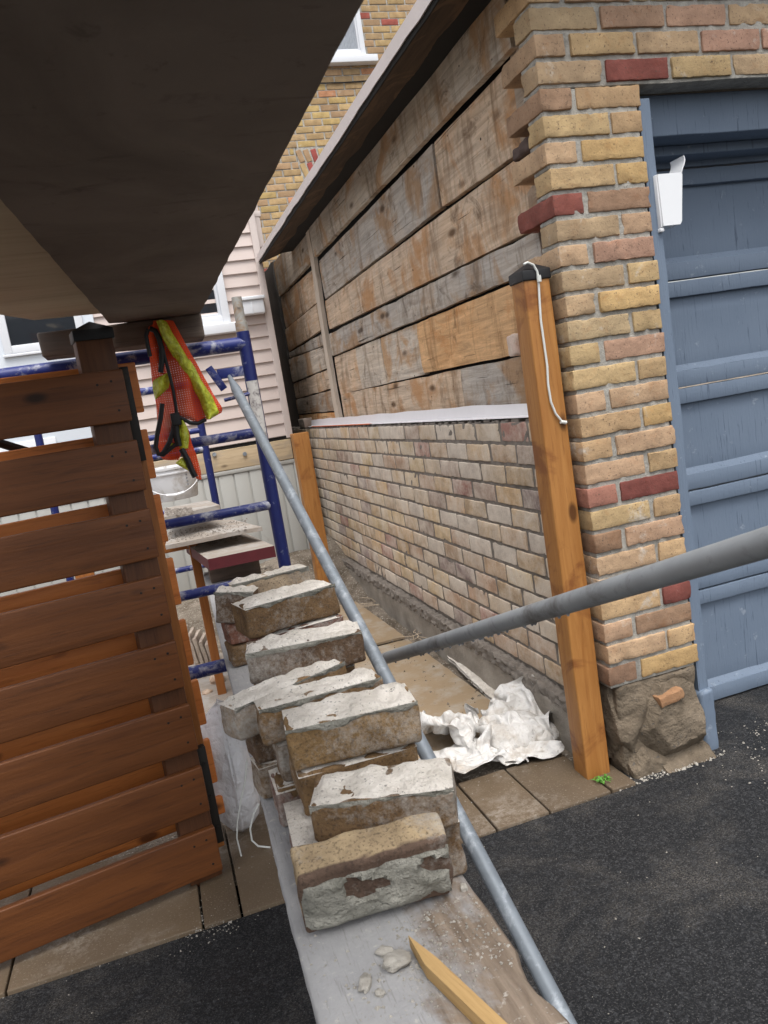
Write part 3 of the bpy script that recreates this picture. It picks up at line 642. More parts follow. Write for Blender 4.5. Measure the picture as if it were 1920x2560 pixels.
# ------------------------------------------------------------------ slatted cedar gate
gate = thing('slatted_gate', 'dark stained cedar gate of wide horizontal slats under the plywood deck', 'gate', (-.02, 2.13, 0), R(10.5))
rg = random.Random(4)
for i in range(8):
    zb0 = .032+.1825*i
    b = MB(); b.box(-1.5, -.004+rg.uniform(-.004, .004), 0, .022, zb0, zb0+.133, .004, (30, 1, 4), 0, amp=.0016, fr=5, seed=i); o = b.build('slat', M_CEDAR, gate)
    for sx, sz in ((-.03, .03), (-.07, .10), (-.035, .105)):
        b = MB(); b.tube([(sx, .0, zb0+sz), (sx, -.0012, zb0+sz)], .0032, 8); b.build('screw', M_BLACKMETAL, o)
for i in range(8):
    zb0 = (.135 if i == 0 else .052+.1825*i); zt = .052+.1825*i+.140
    b = MB(); b.box(-1.5, .052+rg.uniform(-.003, .003), .112, .132, zb0, zt-.004, .004, (30, 1, 4), 0, amp=.0016, fr=5, seed=i+20); o = b.build('back_slat', M_CEDAR_BK, gate)
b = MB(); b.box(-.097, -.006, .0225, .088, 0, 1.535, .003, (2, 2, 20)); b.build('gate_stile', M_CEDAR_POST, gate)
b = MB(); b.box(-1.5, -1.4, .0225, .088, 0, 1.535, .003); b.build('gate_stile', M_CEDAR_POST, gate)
b = MB(); b.box(-.05, .028, .0885, .1115, .05, 1.45, .004, (2, 1, 24), 0, amp=.001, fr=6); b.build('edge_board', M_CEDAR_OR, gate)  # brighter colour stands in for light past the deck's shadow
b = MB(); b.box(-.101, .0, .018, .092, 1.524, 1.552, .003); b.add([(-.1, .019, 1.551), (-.001, .019, 1.551), (-.001, .091, 1.551), (-.1, .091, 1.551), (-.05, .055, 1.575)], [(0, 1, 4), (1, 2, 4), (2, 3, 4), (3, 0, 4)]); b.build('post_cap', M_BLACK, gate)
for za, zb0 in ((1.20, 1.452), (.08, .375)):
    b = MB(); b.box(-.002, .024, .060, .0875, za, zb0, .002)
    for k in range(3): b.tube([(.012, .0605, za+(zb0-za)*(k+.5)/3), (.012, .056, za+(zb0-za)*(k+.5)/3)], .005, 8)
    b.build('hinge_strap', M_BLACKMETAL, gate)
b = MB()
b.tube([(-.36, .16, 1.33), (-.12, .16, 1.20)], .012, 6); b.build('gate_brace', M_BLACKMETAL, gate)

# ------------------------------------------------------------------ blue scaffold frames
YS = 2.6
def frame(name, label, xr, wd, y, rungs, thin=1.0, pin=True):
    t = thing(name, label, 'scaffold', (xr, y, 0), 0, 'blue scaffolds')
    b = MB(); b.tube([(0, 0, .0), (0, 0, 1.545)], .0215*thin, 16); b.build('post', M_BLUEDARK, t)
    b = MB(); b.tube([(-wd, 0, .0), (-wd, 0, 1.545)], .0215*thin, 16); b.build('post', M_BLUEDARK, t)
    for z, rr in rungs:
        b = MB(); b.tube([(-wd, 0, z), (-.0005, 0, z)], rr, 14); b.build('rung', M_BLUE, t)
    if pin:
        b = MB(); b.tube([(0, 0, 1.543), (0, 0, 1.575), (0, 0, 1.576), (0, 0, 1.655)], [.020, .020, .0165, .0165], 14); b.tube([(0, -.013, 1.625), (0, -.020, 1.625)], .006, 8); b.build('coupling_pin', M_PINSTEEL, t)
        b = MB()            # latch bar and lock lug
        b.box(-.105, -.012, -.006, .006, 1.405, 1.437, .002); b.box(-.012, .012, -.004, .004, -.035, .05, .002, M=Matrix.Translation((-.108, -.006, 1.402)) @ Matrix.Rotation(R(-26), 4, 'Y'))
        b.tube([(-.0, -.010, 1.347), (-.10, -.012, 1.336)], .006, 8); b.build('brace_latch', M_BLUE, t)
        b = MB(); V = []; F = []
        for k in range(6):
            a = R(-150+k*22)
            for z in (1.19, 1.26, 1.33, 1.385): V.append((.0221*math.cos(a), .0221*math.sin(a), z))
        for k in range(5):
            for q in range(3): F.append((k*4+q, (k+1)*4+q, (k+1)*4+q+1, k*4+q+1))
        b.add(V, F); b.build('torn_label', M_STICKER, t)
    return t
frame('scaffold', 'blue scaffold frame in front holding up the plywood deck behind the gate', .365, 1.07, YS, [(1.507, .0225), (1.217, .0165), (.972, .0165), (.73, .0165), (.468, .0225)])
pF = P(1, 4.7, 447, 985); pL = on(1, 4.7, 98, 1101)
frame('scaffold', 'thinner looking blue scaffold frame farther back near the beige siding', pF.x, pF.x-pL.x, 4.7, [(1.507, .0215), (1.24, .0165), (1.13, .0165), (.80, .0165), (.45, .0165)], 1.0, False)

# galvanised braces
a0 = Vector((.308, 2.565, 0)); a0.z = P(1, 2.565, 500, 822).z; a0.x = P(1, 2.565, 500, 822).x
b0 = P(0, .475, 1225, 2212); dr = (b0-a0).normalized()
b = MB(); b.tube([a0-dr*.025, a0+dr*.01, a0+dr*.05, b0+dr*.35], [.006, .010, .0155, .0155], 18); 
tag(b.build('brace_pole', M_GALV), 'pale galvanised brace pole slanting from the blue frame down past the bricks', 'pole')
tt = .48; mid = P(1, 1.93, 826, 1424); c0 = P(0, .56, 1659, 1171); dr2 = (c0-mid).normalized()
b = MB(); b.tube([mid+dr2*.0, mid+dr2*.03, c0+dr2*.5], [.011, .0155, .0155], 18)
rw = random.Random(3)
for k in range(26):
    p = mid+dr2*(.1+.9*rw.random()); b.tube([p+Vector((0, 0, -.0145)), p+Vector((rw.uniform(-.002, .002), 0, -.0195))], [.0035, .0018], 6)
tag(b.build('brace_pole', M_GALVDULL), 'darker wet pole with water drips crossing in front of the brick pier', 'pole')

# ------------------------------------------------------------------ overhead deck and beam
def slab(name, poly, z0, th, m, label, cat, wav=.0, seed=0, mdir=None):
    b = MB(); n = len(poly); pts = []
    for i in range(n):
        a, c = Vector(poly[i]), Vector(poly[(i+1) % n]); k = max(2, int((c-a).length/.03))
        for j in range(k):
            p = a+(c-a)*j/k; nn = Vector((c.y-a.y, a.x-c.x)).normalized()
            if j: p = p+nn*wav*(nz(p.x, p.y, seed, 14)+.6*nz(p.x, p.y, seed+3, 50))
            pts.append(p)
    N = len(pts); V = [(p.x, p.y, z0) for p in pts]+[(p.x, p.y, z0+th) for p in pts]
    F = [tuple(reversed(range(N))), tuple(range(N, 2*N))]+[(i, (i+1) % N, (i+1) % N+N, i+N) for i in range(N)]
    b.add(V, F); o = b.build(name, m, smooth=False); tag(o, label, cat); return o
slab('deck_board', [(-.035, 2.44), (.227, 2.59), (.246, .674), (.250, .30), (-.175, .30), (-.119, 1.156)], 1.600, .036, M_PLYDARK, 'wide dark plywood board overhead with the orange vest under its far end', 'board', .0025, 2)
slab('deck_board', [(-.05, 2.485), (-.235, 2.46), (-.31, 2.27), (-.62, 1.2), (-.62, .30), (-.16, .30), (-.1, 1.156)], 1.6005+.0365, .018, M_PLYLIGHT, 'yellowish plywood board overhead, left of the dark one', 'board', .003, 5)
b = MB(); b.box(-.235, .232, 2.455, 2.575, 1.529, 1.6, .006, (16, 3, 3), 0, amp=.004, fr=9)
tag(b.build('timber_bearer', M_ROUGHBEAM), 'rough thick timber laid on the blue tube under the plywood boards', 'timber')

# ------------------------------------------------------------------ hi-vis vest
vest = thing('safety_vest', 'orange mesh safety vest with yellow strips hanging from the timber under the deck', 'vest', (.1, 2.43, 1.59))
VO = Vector((.1, 2.43, 1.59))
def cloth(name, left, right, y0, y1, Y, m, amp=.012, fr=22, seed=0, nr=40, nc=14, th=.003, fold=True):
    b = MB(); V = []; F = []
    for i in range(nr+1):
        y = y0+(y1-y0)*i/nr; xl, xr = lerp_rows(left, y), lerp_rows(right, y)
        for j in range(nc+1):
            t = j/nc; p = on(1, Y, *zv(xl+(xr-xl)*t, y))-VO
            rip = amp*(math.sin(p.x*fr*6+seed+nz(p.z, seed, 0, 5)*3)*.55+nz(p.x, p.z*.5, seed, fr))
            rip -= amp*1.6*math.sin(math.pi*t)
            V.append((p.x, p.y+rip, p.z))
    n = len(V); V += [(x, y+th, z) for x, y, z in V]; w_ = nc+1
    for i in range(nr):
        for j in range(nc):
            q = (i*w_+j, (i+1)*w_+j, (i+1)*w_+j+1, i*w_+j+1); F.append(q); F.append(tuple(k+n for k in reversed(q)))
    for i in range(nr):
        F.append((i*w_, i*w_+n, (i+1)*w_+n, (i+1)*w_)); F.append((i*w_+nc, (i+1)*w_+nc, (i+1)*w_+nc+n, i*w_+nc+n))
    for j in range(nc):
        F.append((j, j+1, j+1+n, j+n)); F.append((nr*w_+j, nr*w_+j+n, nr*w_+j+1+n, nr*w_+j+1))
    b.add(V, F); return b.build(name, m, vest, ang=70)
PL = [(115, 215), (200, 215), (300, 290), (400, 330), (600, 370), (850, 430), (1000, 472), (1290, 505), (1345, 640), (1390, 760)]
PR = [(115, 470), (200, 515), (300, 565), (520, 685), (640, 765), (880, 895), (1040, 975), (1200, 1085), (1260, 1085), (1330, 960), (1390, 800)]
cloth('front_panel', PL, PR, 112, 1392, 2.43, M_MESH, .016, 13, 1)
cloth('reflective_strip', [(115, 255), (330, 330), (530, 450), (740, 590), (930, 700), (1110, 805), (1352, 890)], [(115, 385), (360, 520), (540, 640), (690, 735), (860, 820), (1060, 960), (1270, 1050), (1352, 935)], 114, 1352, 2.405, M_HIVIS, .012, 26, 4)
cloth('back_panel', [(150, 215), (200, 150), (330, 130), (560, 170), (900, 205), (1150, 250), (1500, 280), (1700, 245), (1800, 285), (1860, 350)], [(150, 260), (230, 330), (400, 350), (600, 390), (850, 440), (1000, 480), (1290, 505), (1500, 530), (1700, 600), (1860, 540)], 150, 1860, 2.462, M_MESH, .020, 12, 7)
cloth('reflective_strip', [(770, 380), (860, 215), (950, 205), (1100, 240)], [(770, 395), (860, 425), (950, 415), (1020, 340), (1100, 250)], 770, 1100, 2.425, M_HIVIS, .008, 26, 9, 20, 8)
cloth('side_panel', [(1340, 520), (1500, 520), (1650, 545), (1800, 570), (2000, 690), (2100, 770)], [(1340, 590), (1500, 670), (1650, 700), (1800, 760), (2000, 815), (2100, 825)], 1340, 2105, 2.435, M_MESH, .010, 20, 12)
cloth('reflective_strip', [(1360, 560), (1450, 545), (1550, 525), (1700, 550)], [(1360, 600), (1450, 645), (1550, 672), (1720, 655)], 1360, 1715, 2.412, M_HIVIS, .008, 26, 14, 20, 8)
cloth('reflective_strip', [(1830, 580), (1900, 490), (1960, 590), (2010, 680)], [(1830, 600), (1900, 655), (2010, 690)], 1830, 2010, 2.418, M_HIVIS, .006, 26, 15, 14, 8)
cloth('reflective_strip', [(1650, 420), (1720, 350), (1790, 330)], [(1650, 480), (1720, 430), (1790, 345)], 1650, 1790, 2.425, M_HIVIS, .004, 26, 16, 10, 6)
b = MB()
def pip(pts, rad, Y=2.408): b.tube([on(1, Y, *zv(*p))-VO for p in pts], rad, 8)
pip([(150, 215), (128, 300), (150, 430), (178, 560)], .006); pip([(170, 205), (240, 235), (290, 330), (320, 450), (325, 600), (310, 760)], .008)
pip([(330, 430), (370, 600), (430, 820), (470, 1000), (500, 1180), (512, 1300)], .005)
pip([(520, 1310), (600, 1350), (680, 1395), (780, 1400), (880, 1352)], .006)
pip([(330, 1150), (310, 1330), (265, 1550), (248, 1700), (285, 1790), (350, 1760), (420, 1640), (470, 1480), (480, 1340)], .007)
pip([(260, 1780), (340, 1800), (430, 1720), (530, 1640)], .006); pip([(500, 1420), (510, 1560), (540, 1690)], .010); pip([(570, 1720), (650, 1860), (700, 1990), (745, 2075)], .009)
b.build('black_binding', M_BLACK, vest)
b = MB(); p = on(1, 2.40, *zv(500, 1345))-VO; b.box(p.x-.014, p.x+.014, p.y-.005, p.y+.008, p.z-.02, p.z+.018, .004); b.build('buckle', M_BLACK, vest)

# ------------------------------------------------------------------ foreground plank and what lies on it
ZP = .59
def plx(y): return lerp_rows([(.3, .052), (.8, .058), (1.03, .062), (1.37, .074), (2.4, .099), (3.3, .126), (4.0, .145)], y)
b = MB(); N = 150; V = []; F = []
for i in range(N+1):
    y = .3+3.4*i/N; xl = plx(y)+.0025*nz(y, 0, 0, 30); xr = .308-.002*nz(y, 4, 0, 22)-.004*abs(nz(y, 6, 0, 9)) if y < 1.5 else plx(y)+.243
    if .70 < y < .80: xr -= .012*math.sin((y-.70)/.10*math.pi)
    zz = lambda x: ZP+.0015*nz(x, y, 0, 12)
    row = [(xl, ZP-.038), (xl-.001, ZP-.004), (xl+.003, ZP)]+[(xl+(xr-xl)*k/8, zz(xl+(xr-xl)*k/8)) for k in range(1, 8)]+[(xr-.004, ZP), (xr, ZP-.005), (xr-.002, ZP-.038)]
    V += [(x, y, z) for x, z in row]; w_ = len(row)
for i in range(N):
    for k in range(w_): F.append((i*w_+k, i*w_+(k+1) % w_, (i+1)*w_+(k+1) % w_, (i+1)*w_+k))
F.append(tuple(reversed(range(w_)))); F.append(tuple(range(N*w_, N*w_+w_)))
b.add(V, F); tag(b.build('scaffold_plank', M_PLANKFACE, ang=50), 'long dust covered plank in the foreground carrying the row of old bricks', 'plank')

def lip(b, L, seed, lo=.004, hi=.017, th=.003, mi=0, col=(1, 1, 1)):
    n, m = 34, 6; V = []; F = []
    for i in range(n+1):
        x = -L/2+L*i/n; dep = max(.002, lo+(hi-lo)*(.5+1.1*nz(x, seed, 2, 16)+.5*nz(x, seed, 7, 45)))
        for j in range(m+1):
            t = j/m; e = min(1, min(i, n-i)/1.5)*(1-t**3); V.append((x, -(th*(.7+.8*nz(x, t*.04, seed, 70))*e-.0018*(1-e)), .002-dep*t))
    for i in range(n):
        for j in range(m): F.append((i*(m+1)+j, i*(m+1)+j+1, (i+1)*(m+1)+j+1, (i+1)*(m+1)+j))
    b.add(V, F, mi, col)
def crust(b, L, D, top, seed, thick=.010, cut=-.15, mi=1, col=(1, 1, 1), rag=.5):
    n, m = 26, 12; V = []; F = []; H = []
    for i in range(n+1):
        for j in range(m+1):
            x = -L/2+L*i/n; y = D*j/m; e = min(1, min(i, n-i)/2.0)*min(1, min(j, m-j)/1.5)
            h = thick*(.55+rag*nz(x*1.3, y, seed, 22)+.45*nz(x, y, seed, 60)) if nz(x, y, seed+9, 16) > cut else -.004
            H.append(h); V.append((x*(.995), y, top+(h if e >= 1 else (min(h, h*e-.002*(1-e))))))
    for i in range(n):
        for j in range(m): F.append((i*(m+1)+j, (i+1)*(m+1)+j, (i+1)*(m+1)+j+1, i*(m+1)+j+1))
    b.add(V, F, mi, col)
GRP = 'old bricks piled on the foreground plank'
BODY = dict(tan=(.29, .19, .095), brown=(.21, .135, .075), dark=(.16, .105, .07), redb=(.24, .115, .085), lt=(.50, .40, .29), yel=(.50, .39, .25), mid=(.28, .18, .095))
def loose(pa, pb, Yl, D, H, body, label, pitch=0, crustcut=-.4, seed=0, roll_z=0.0, mort=M_LIME, L=None, front=None, zset=None):
    A_ = on(1, Yl, *pa) if zset is None else on(2, zset, *pa); B2 = on(2, A_.z+roll_z, *pb); dv = B2-A_
    L = L or dv.length; yaw = math.atan2(dv.y, dv.x); rl = math.asin(max(-.4, min(.4, dv.z/L)))
    t = thing('brick', label, 'brick', (A_+B2)/2, 0, GRP); t.rotation_euler = (R(pitch), -rl, yaw)
    b = MB(); b.box(-L/2, L/2, 0, D, -H, 0, .007, (14, 7, 5), 0, BODY[body], .0045, 28, seed); b.build('brick_body', M_LOOSE, t)
    if crustcut is not None:
        b = MB(); crust(b, L, D, 0, seed, .011, crustcut, 0, rag=.75); o = b.build('mortar_crust', mort, t, ang=60)
        b = MB(); lip(b, L, seed); o = b.build('mortar_smear', M_LIME_DARK, t, ang=60)
    return t, A_, B2, H
tops = []
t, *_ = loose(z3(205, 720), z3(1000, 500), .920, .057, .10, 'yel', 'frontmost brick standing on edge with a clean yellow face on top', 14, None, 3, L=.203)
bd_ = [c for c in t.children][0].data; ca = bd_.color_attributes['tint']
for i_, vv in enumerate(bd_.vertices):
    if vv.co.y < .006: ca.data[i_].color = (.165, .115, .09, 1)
b = MB(); V = []; F = []; n, m = 30, 14
for i in range(n+1):
    for j in range(m+1):
        x = -.1+.2*i/n; z = -.014-.084*j/m; e = min(1, min(i, n-i)/1.5)*min(1, min(j, m-j)/1.5)
        h = .012*(.45+.6*nz(x, z, 3, 22)+.5*nz(x, z, 8, 60)) if (nz(x, z*1.6, 4, 20)+.8*(j/m)-.1) > -.12 else -.004
        V.append((x, -(h if e >= 1 else min(h, h*e-.002*(1-e))), z))
for i in range(n):
    for j in range(m): F.append((i*(m+1)+j, i*(m+1)+j+1, (i+1)*(m+1)+j+1, (i+1)*(m+1)+j))
b.add(V, F); b.build('mortar_crust', M_LIME_DARK, t, ang=60)
specs = [
 (z3(272, 350), z3(1025, 255), 1.005, .094, .057, 'brown', 'wide brick with a thick white mortar top, second from the front', -2, 5, 0),
 (z2(645, 1258), z2(1432, 1078), 1.125, .095, .068, 'tan', 'golden brown faced brick with red streak on its white top', -2, 7, 0),
 (z2(490, 1135), z2(1222, 935), 1.225, .062, .062, 'mid', 'flat brick wedged behind the golden brown faced brick', -2, 8, 0),
 (z2(350, 1125), z2(1008, 838), 1.30, .062, .060, 'mid', 'crooked white topped brick turned across its neighbours', -2, 12, .0),
 (z2(408, 800), z2(1100, 665), 1.43, .085, .060, 'dark', 'grey green mossy brick behind the crooked one', -2, 14, 0),
 (z2(410, 532), z2(945, 380), 1.60, .095, .066, 'brown', 'long dark brown brick on top of the pile near the pole', -2, 17, 0)]
info = []
for pa, pb, Yl, D, H, body, lab, cut, sd_, rz_ in specs:
    t, A_, B2, H = loose(pa, pb, Yl, D, H, body, lab, 0, cut, sd_, rz_); info.append((t, A_, B2, D, H, sd_))
# the courses of bricks that carry the top ones
rl_ = random.Random(8); names = ['second from the front', 'with the golden face', 'wedged behind it', 'that lies crooked', 'that is mossy', 'near the pole']
order = ['lowest', 'second', 'third', 'fourth', 'fifth']
for k, (t, A_, B2, D, H, sd_) in enumerate(info):
    zbt = A_.z-H-.003; n = max(1, round((zbt-ZP)/.066)); h = (zbt-ZP)/n; dv = (B2-A_); yaw0 = math.atan2(dv.y, dv.x)
    for q in range(n):
        L = rl_.uniform(.185, .20); cx = max((A_.x+B2.x)/2+rl_.uniform(-.012, .012), plx(A_.y)+L/2+.004); fx = yaw0*.3+R(rl_.uniform(-4, 4))
        o = thing('brick', order[q]+' brick of the pile under the top brick '+names[k], 'brick', (cx, (A_.y+B2.y)/2+rl_.uniform(0, .008), ZP+h*(q+1)-.002), fx, GRP)
        b = MB(); b.box(-L/2, L/2, 0, .088 if D > .07 else .066, -h+.003, 0, .007, (8, 5, 4), 0, BODY[rl_.choice(['brown', 'dark', 'redb', 'mid'])], .005, 28, sd_*5+q); b.build('brick_body', M_LOOSE, o)
        b = MB(); crust(b, L, .086 if D > .07 else .064, 0, sd_*3+q, .005, -2, 0); b.build('mortar_crust', M_LIME, o, ang=60)
# pair at the far end of the row
t, A9, B9, _ = loose(z2(330, 388), z2(788, 275), 2.22, .057, .088, 'lt', 'pale faced brick on edge at the far end of the row', 0, -.5, 31, 0)
t, A8, B8, _ = loose(z2(222, 432), z2(455, 428), 2.15, .058, .088, 'dark', 'broken half brick with a dark face at the far left end', 0, -.5, 33, -.012)
zb9 = A9.z-.09; n = max(1, round((zb9-ZP)/.066)); h = (zb9-ZP)/n
for q in range(n):
    o = thing('brick', order[q]+' brick under the pale pair at the far end', 'brick', (plx(2.2)+.016+.1, 2.155, ZP+h*(q+1)-.002), R(6), GRP)
    b = MB(); b.box(-.098, .098, 0, .09, -h+.003, 0, .007, (8, 5, 4), 0, BODY['redb' if q else 'brown'], .005, 28, q+50); b.build('brick_body', M_LOOSE, o)
# bricks lying low at the left edge of the row, end-on to the plank
for (pf, pn, z_, W, H, body, lab, cut, sd_) in (
    (z3(140, 322), z3(205, 610), .655, .10, .06, 'redb', 'dusty brick low at the left edge beside the frontmost brick', -.9, 61),
    (z2(548, 1490), z2(590, 1610), .655, .09, .06, 'redb', 'reddish brick end low at the left edge of the pile', -.9, 63),
    (z2(440, 1300), z2(500, 1400), .67, .09, .07, 'dark', 'blackish brick end low at the left beneath the crooked brick', -.3, 65)):
    A_ = on(2, z_, *pf); B2 = on(2, z_, *pn); dv = A_-B2; L = min(max(dv.length, .10), .20); yaw = math.atan2(dv.y, dv.x)
    t = thing('brick', lab, 'brick', (B2+A_)/2, yaw, GRP); t.location.z = z_
    b = MB(); b.box(-L/2, L/2, -W, 0, -(z_-ZP-.001), 0, .007, (10, 7, 5), 0, BODY[body], .0045, 28, sd_); b.build('brick_body', M_LOOSE, t)
    b = MB(); crust(b, L, W, 0, sd_, .006, cut, 0); o = b.build('mortar_crust', M_LIME, t, ang=60); o.location = (0, -W, 0)

# wooden stake, mortar lumps, crumbs
pA = on(2, ZP+.020, *z3(775, 1020)); pB = on(2, ZP+.020, *z3(1250, 1472)); dv = pB-pA; yaw = math.atan2(dv.y, dv.x)
b = MB(); V = [(0, 0, -.004), (.0, .003, -.006)]
V = [(0, .004, 0), (.055, -.0085, -.0), (.055, .0085, -.0), (.055, -.0085, -.018), (.055, .0085, -.018), (0, .004, -.017), (.6, -.0085, 0), (.6, .0085, 0), (.6, -.0085, -.018), (.6, .0085, -.018)]
F = [(0, 1, 2), (0, 5, 3, 1), (0, 2, 4, 5), (5, 4, 3), (1, 6, 7, 2), (1, 3, 8, 6), (2, 7, 9, 4), (3, 4, 9, 8), (6, 8, 9, 7)]
b.add(V, F); o = b.build('wooden_stake', M_STAKE, smooth=False); o.location = pA; o.rotation_euler = (0, 0, yaw); tag(o, 'pointed yellow wooden stake lying on the near end of the plank', 'stake')
def lump(name, loc, sx, sy, sz, seed, m, amp=.35, n=6):
    b = MB(); V, F = rbox(1, 1, 1, .75, (n, n, n)); out = []
    for p in V:
        q = Vector(p); q = q*(1+amp*nz(q.x, q.y, q.z+seed*9, 1.3)+amp*.5*nz(q.x, q.y, q.z+seed*5, 4))
        out.append((q.x*sx, q.y*sy, (q.z+.75)*sz))
    b.add(out, F); o = b.build(name, m, ang=40); o.location = loc; o.rotation_euler = (0, 0, seed*1.3); return o
for (x, y, sx, sy, sz, lab) in ((730, 1170, .0165, .012, .009, 'largest lump of pale mortar beside the wooden stake'), (570, 1275, .0135, .007, .005, 'elongated crumb of pale mortar left of the largest lump'), (670, 1108, .011, .008, .004, 'flat mortar crumb between the frontmost brick and the stake'), (645, 1320, .006, .005, .003, 'small round mortar crumb in front of the largest lump'), (1080, 775, .0055, .005, .004, 'small mortar crumb at the right edge of the plank beside the frontmost brick')):
    tag(lump('mortar_lump', on(2, ZP, *z3(x, y)), sx, sy, sz, x*.01, M_CHIP), lab, 'mortar lump', 'mortar lumps on the plank')
def crumbs(name, pts, m, label, cat, parent=None):
    b = MB(); V0 = [Vector(v) for v in ((1, 0, -.5), (-.5, .87, -.5), (-.5, -.87, -.5), (0, 0, .9), (.6, .5, .3))]; F0 = [(0, 1, 2), (0, 4, 1), (1, 4, 3), (1, 3, 2), (2, 3, 0), (0, 3, 4)]
    for (x, y, z, s_) in pts:
        Mx = Matrix.Translation((x, y, z)) @ Matrix.Rotation(rl_.uniform(0, 6.3), 4, 'Z') @ Matrix.Diagonal((s_*rl_.uniform(.7, 1.3), s_*rl_.uniform(.6, 1.1), s_*rl_.uniform(.4, .8), 1))
        b.add(V0, F0, 0, (1, 1, 1), Mx)
    o = b.build(name, m, parent, smooth=False); tag(o, label, cat); return stuff(o)
pts = []
for k in range(620):
    y = .5+rl_.random()**1.3*1.9; x = plx(y)+.006+(.235)*rl_.random()
    pts.append((x, y, ZP+.001, .0009+.0026*rl_.random()**3))
for k in range(320): pts.append((.18+.12*rl_.random(), .78+.14*rl_.random(), ZP+.001, .0008+.0025*rl_.random()**2))
for k in range(160): pts.append((.10+.12*rl_.random(), .76+.10*rl_.random(), ZP+.001, .0008+.003*rl_.random()**3))
crumbs('mortar_crumbs', pts, M_CHIP, 'scatter of fine mortar crumbs and grit over the plank', 'crumbs')

# ------------------------------------------------------------------ boards, bucket behind the row
b = MB(); zr = .735
q = [on(2, zr, *zb(548, 1375)), on(2, zr, *zb(1316, 1218)), on(2, zr, *zb(965, 1068)), on(2, zr, *zb(288, 1190))]
th = .047; V = [(p.x, p.y, zr) for p in q]+[(p.x, p.y, zr-th) for p in q]
F = [(0, 1, 2, 3), (7, 6, 5, 4), (0, 4, 5, 1), (1, 5, 6, 2), (2, 6, 7, 3), (3, 7, 4, 0)]
b.add(V, [F[0]], 1); b.add(V, F[1:], 0)
tag(b.build('red_edged_board', [M_RED, M_MBOARD], smooth=False), 'thick board with dark red painted edges and dusty top across the plank', 'board')
b = MB(); cx = (q[0]+q[1]+q[2]+q[3])/4; b.box(cx.x-.10, cx.x+.12, cx.y-.06, cx.y+.03, ZP+.001, zr-th-.001, .004, (4, 3, 2), 0, amp=.003, fr=10)
tag(b.build('wood_block', M_ROUGHBEAM), 'short wood block propping up the red edged board', 'wood block')
def board_from(name, z, th, px, m, label, wav=.004):
    q = [on(2, z, *p) for p in px]; return slab(name, [(p.x, p.y) for p in q], z-th, th, m, label, 'board', wav, 3)
board_from('mortar_board', .80, .018, [zb(60, 1215), zb(300, 1170), zb(930, 1040), zb(1175, 1000), zb(830, 915), zb(560, 925), zb(110, 1030)], M_MBOARD, 'plywood mortar board smeared with grey mortar behind the red edged board')
board_from('mortar_board', .905, .02, [zb(40, 890), zb(375, 815), zb(688, 748), zb(545, 695), zb(300, 740), zb(60, 780)], M_MBOARD, 'small board under the white bucket, covered with wet mortar heaps')
pts = []
for k in range(700):
    x = .40+.72*rl_.random(); y = 2.5+2.0*rl_.random(); e_ = sm(.85, 1.1, x); 
    if rl_.random() < .25+.75*e_: pts.append((x, y, .017, .0015+.008*rl_.random()**4*(1+e_)))
crumbs('debris', pts, M_DIRT, 'dirt and mortar debris scattered on the tan sheets along the footing', 'debris')
pts = []
for k in range(420):
    u, v_ = rl_.random(), rl_.random(); p = on(2, .803, *zb(100+u*900, 1180-.165*(u*900)-v_*130)); pts.append((p.x, p.y, .801, .002+.007*rl_.random()**3))
for k in range(160):
    p = on(2, .908, *zb(70+rl_.random()*300, 790+rl_.random()*70)); pts.append((p.x, p.y, .907, .005+.012*rl_.random()**2))
for k in range(160):
    u = rl_.random(); p = on(2, zr, *zb(310+u*640, 1185-u*115+rl_.random()**2*90)); pts.append((p.x, p.y, zr+.001, .003+.007*rl_.random()**2))
for k in range(120):
    u = rl_.random(); p = on(2, ZP, *zb(600+u*700, 1560-u*120+rl_.random()*60)); pts.append((p.x, p.y, ZP+.001, .003+.010*rl_.random()**3))
crumbs('wet_mortar', pts, M_MORTAR_NEW, 'grey mortar droppings on the boards behind the brick row', 'mortar')
pl_ = on(1, 3.9, *zb(345, 1390)); pr_ = on(1, 3.9, *zb(490, 1380)); pbt = on(1, 3.9, *zb(410, 1710))
b = MB(); b.box(pl_.x, pr_.x-.02, 3.62, 3.66, .0, .78, .004, (2, 1, 8)); b.box(pl_.x-.5, pl_.x-.42, 3.62, 3.66, 0, .78, .004)
b.box(pl_.x-.6, pr_.x+.02, 3.665, 3.70, .72, .781, .004, (8, 1, 2))
tag(b.build('sawhorse', M_CEDAR_OR), 'orange brown wooden sawhorse leg under the plywood mortar board', 'sawhorse')
bk = on(1, 4.4, *zb(190, 760)); bt = on(1, 4.4, *zb(150, 290))
bucket = thing('bucket', 'dirty white plastic pail with wire handle standing on the small board', 'bucket', (bk.x, bk.y-.1, .905))
hb = bt.z-.905
b = MB(); prof = [(.0, .001), (.118, .001), (.122, .006), (.140, hb*.80), (.148, hb*.80), (.149, hb*.84), (.143, hb*.85), (.144, hb*.93), (.152, hb*.94), (.153, hb), (.146, hb), (.140, hb*.8), (.120, .02), (0, .015)]
V = []; F = []; n = 40
for rr, zz in prof:
    for k in range(n): V.append((rr*math.cos(2*math.pi*k/n), rr*math.sin(2*math.pi*k/n), zz))
for i in range(len(prof)-1):
    for k in range(n): F.append((i*n+k, i*n+(k+1) % n, (i+1)*n+(k+1) % n, (i+1)*n+k))
b.add(V, F); b.build('pail', M_BUCKET, bucket, ang=40)
b = MB(); b.tube([(-.15*math.cos(a), -.155*math.sin(a)*.9-.02, hb*.86-.115*math.sin(a)) for a in [math.pi*k/20 for k in range(21)]], .0025, 6)
b.tube([(-.045, -.163, hb*.86-.111), (.0, -.165, hb*.86-.117), (.045, -.163, hb*.86-.111)], .008, 8); b.build('handle', M_WHITEPL, bucket)
b = MB()
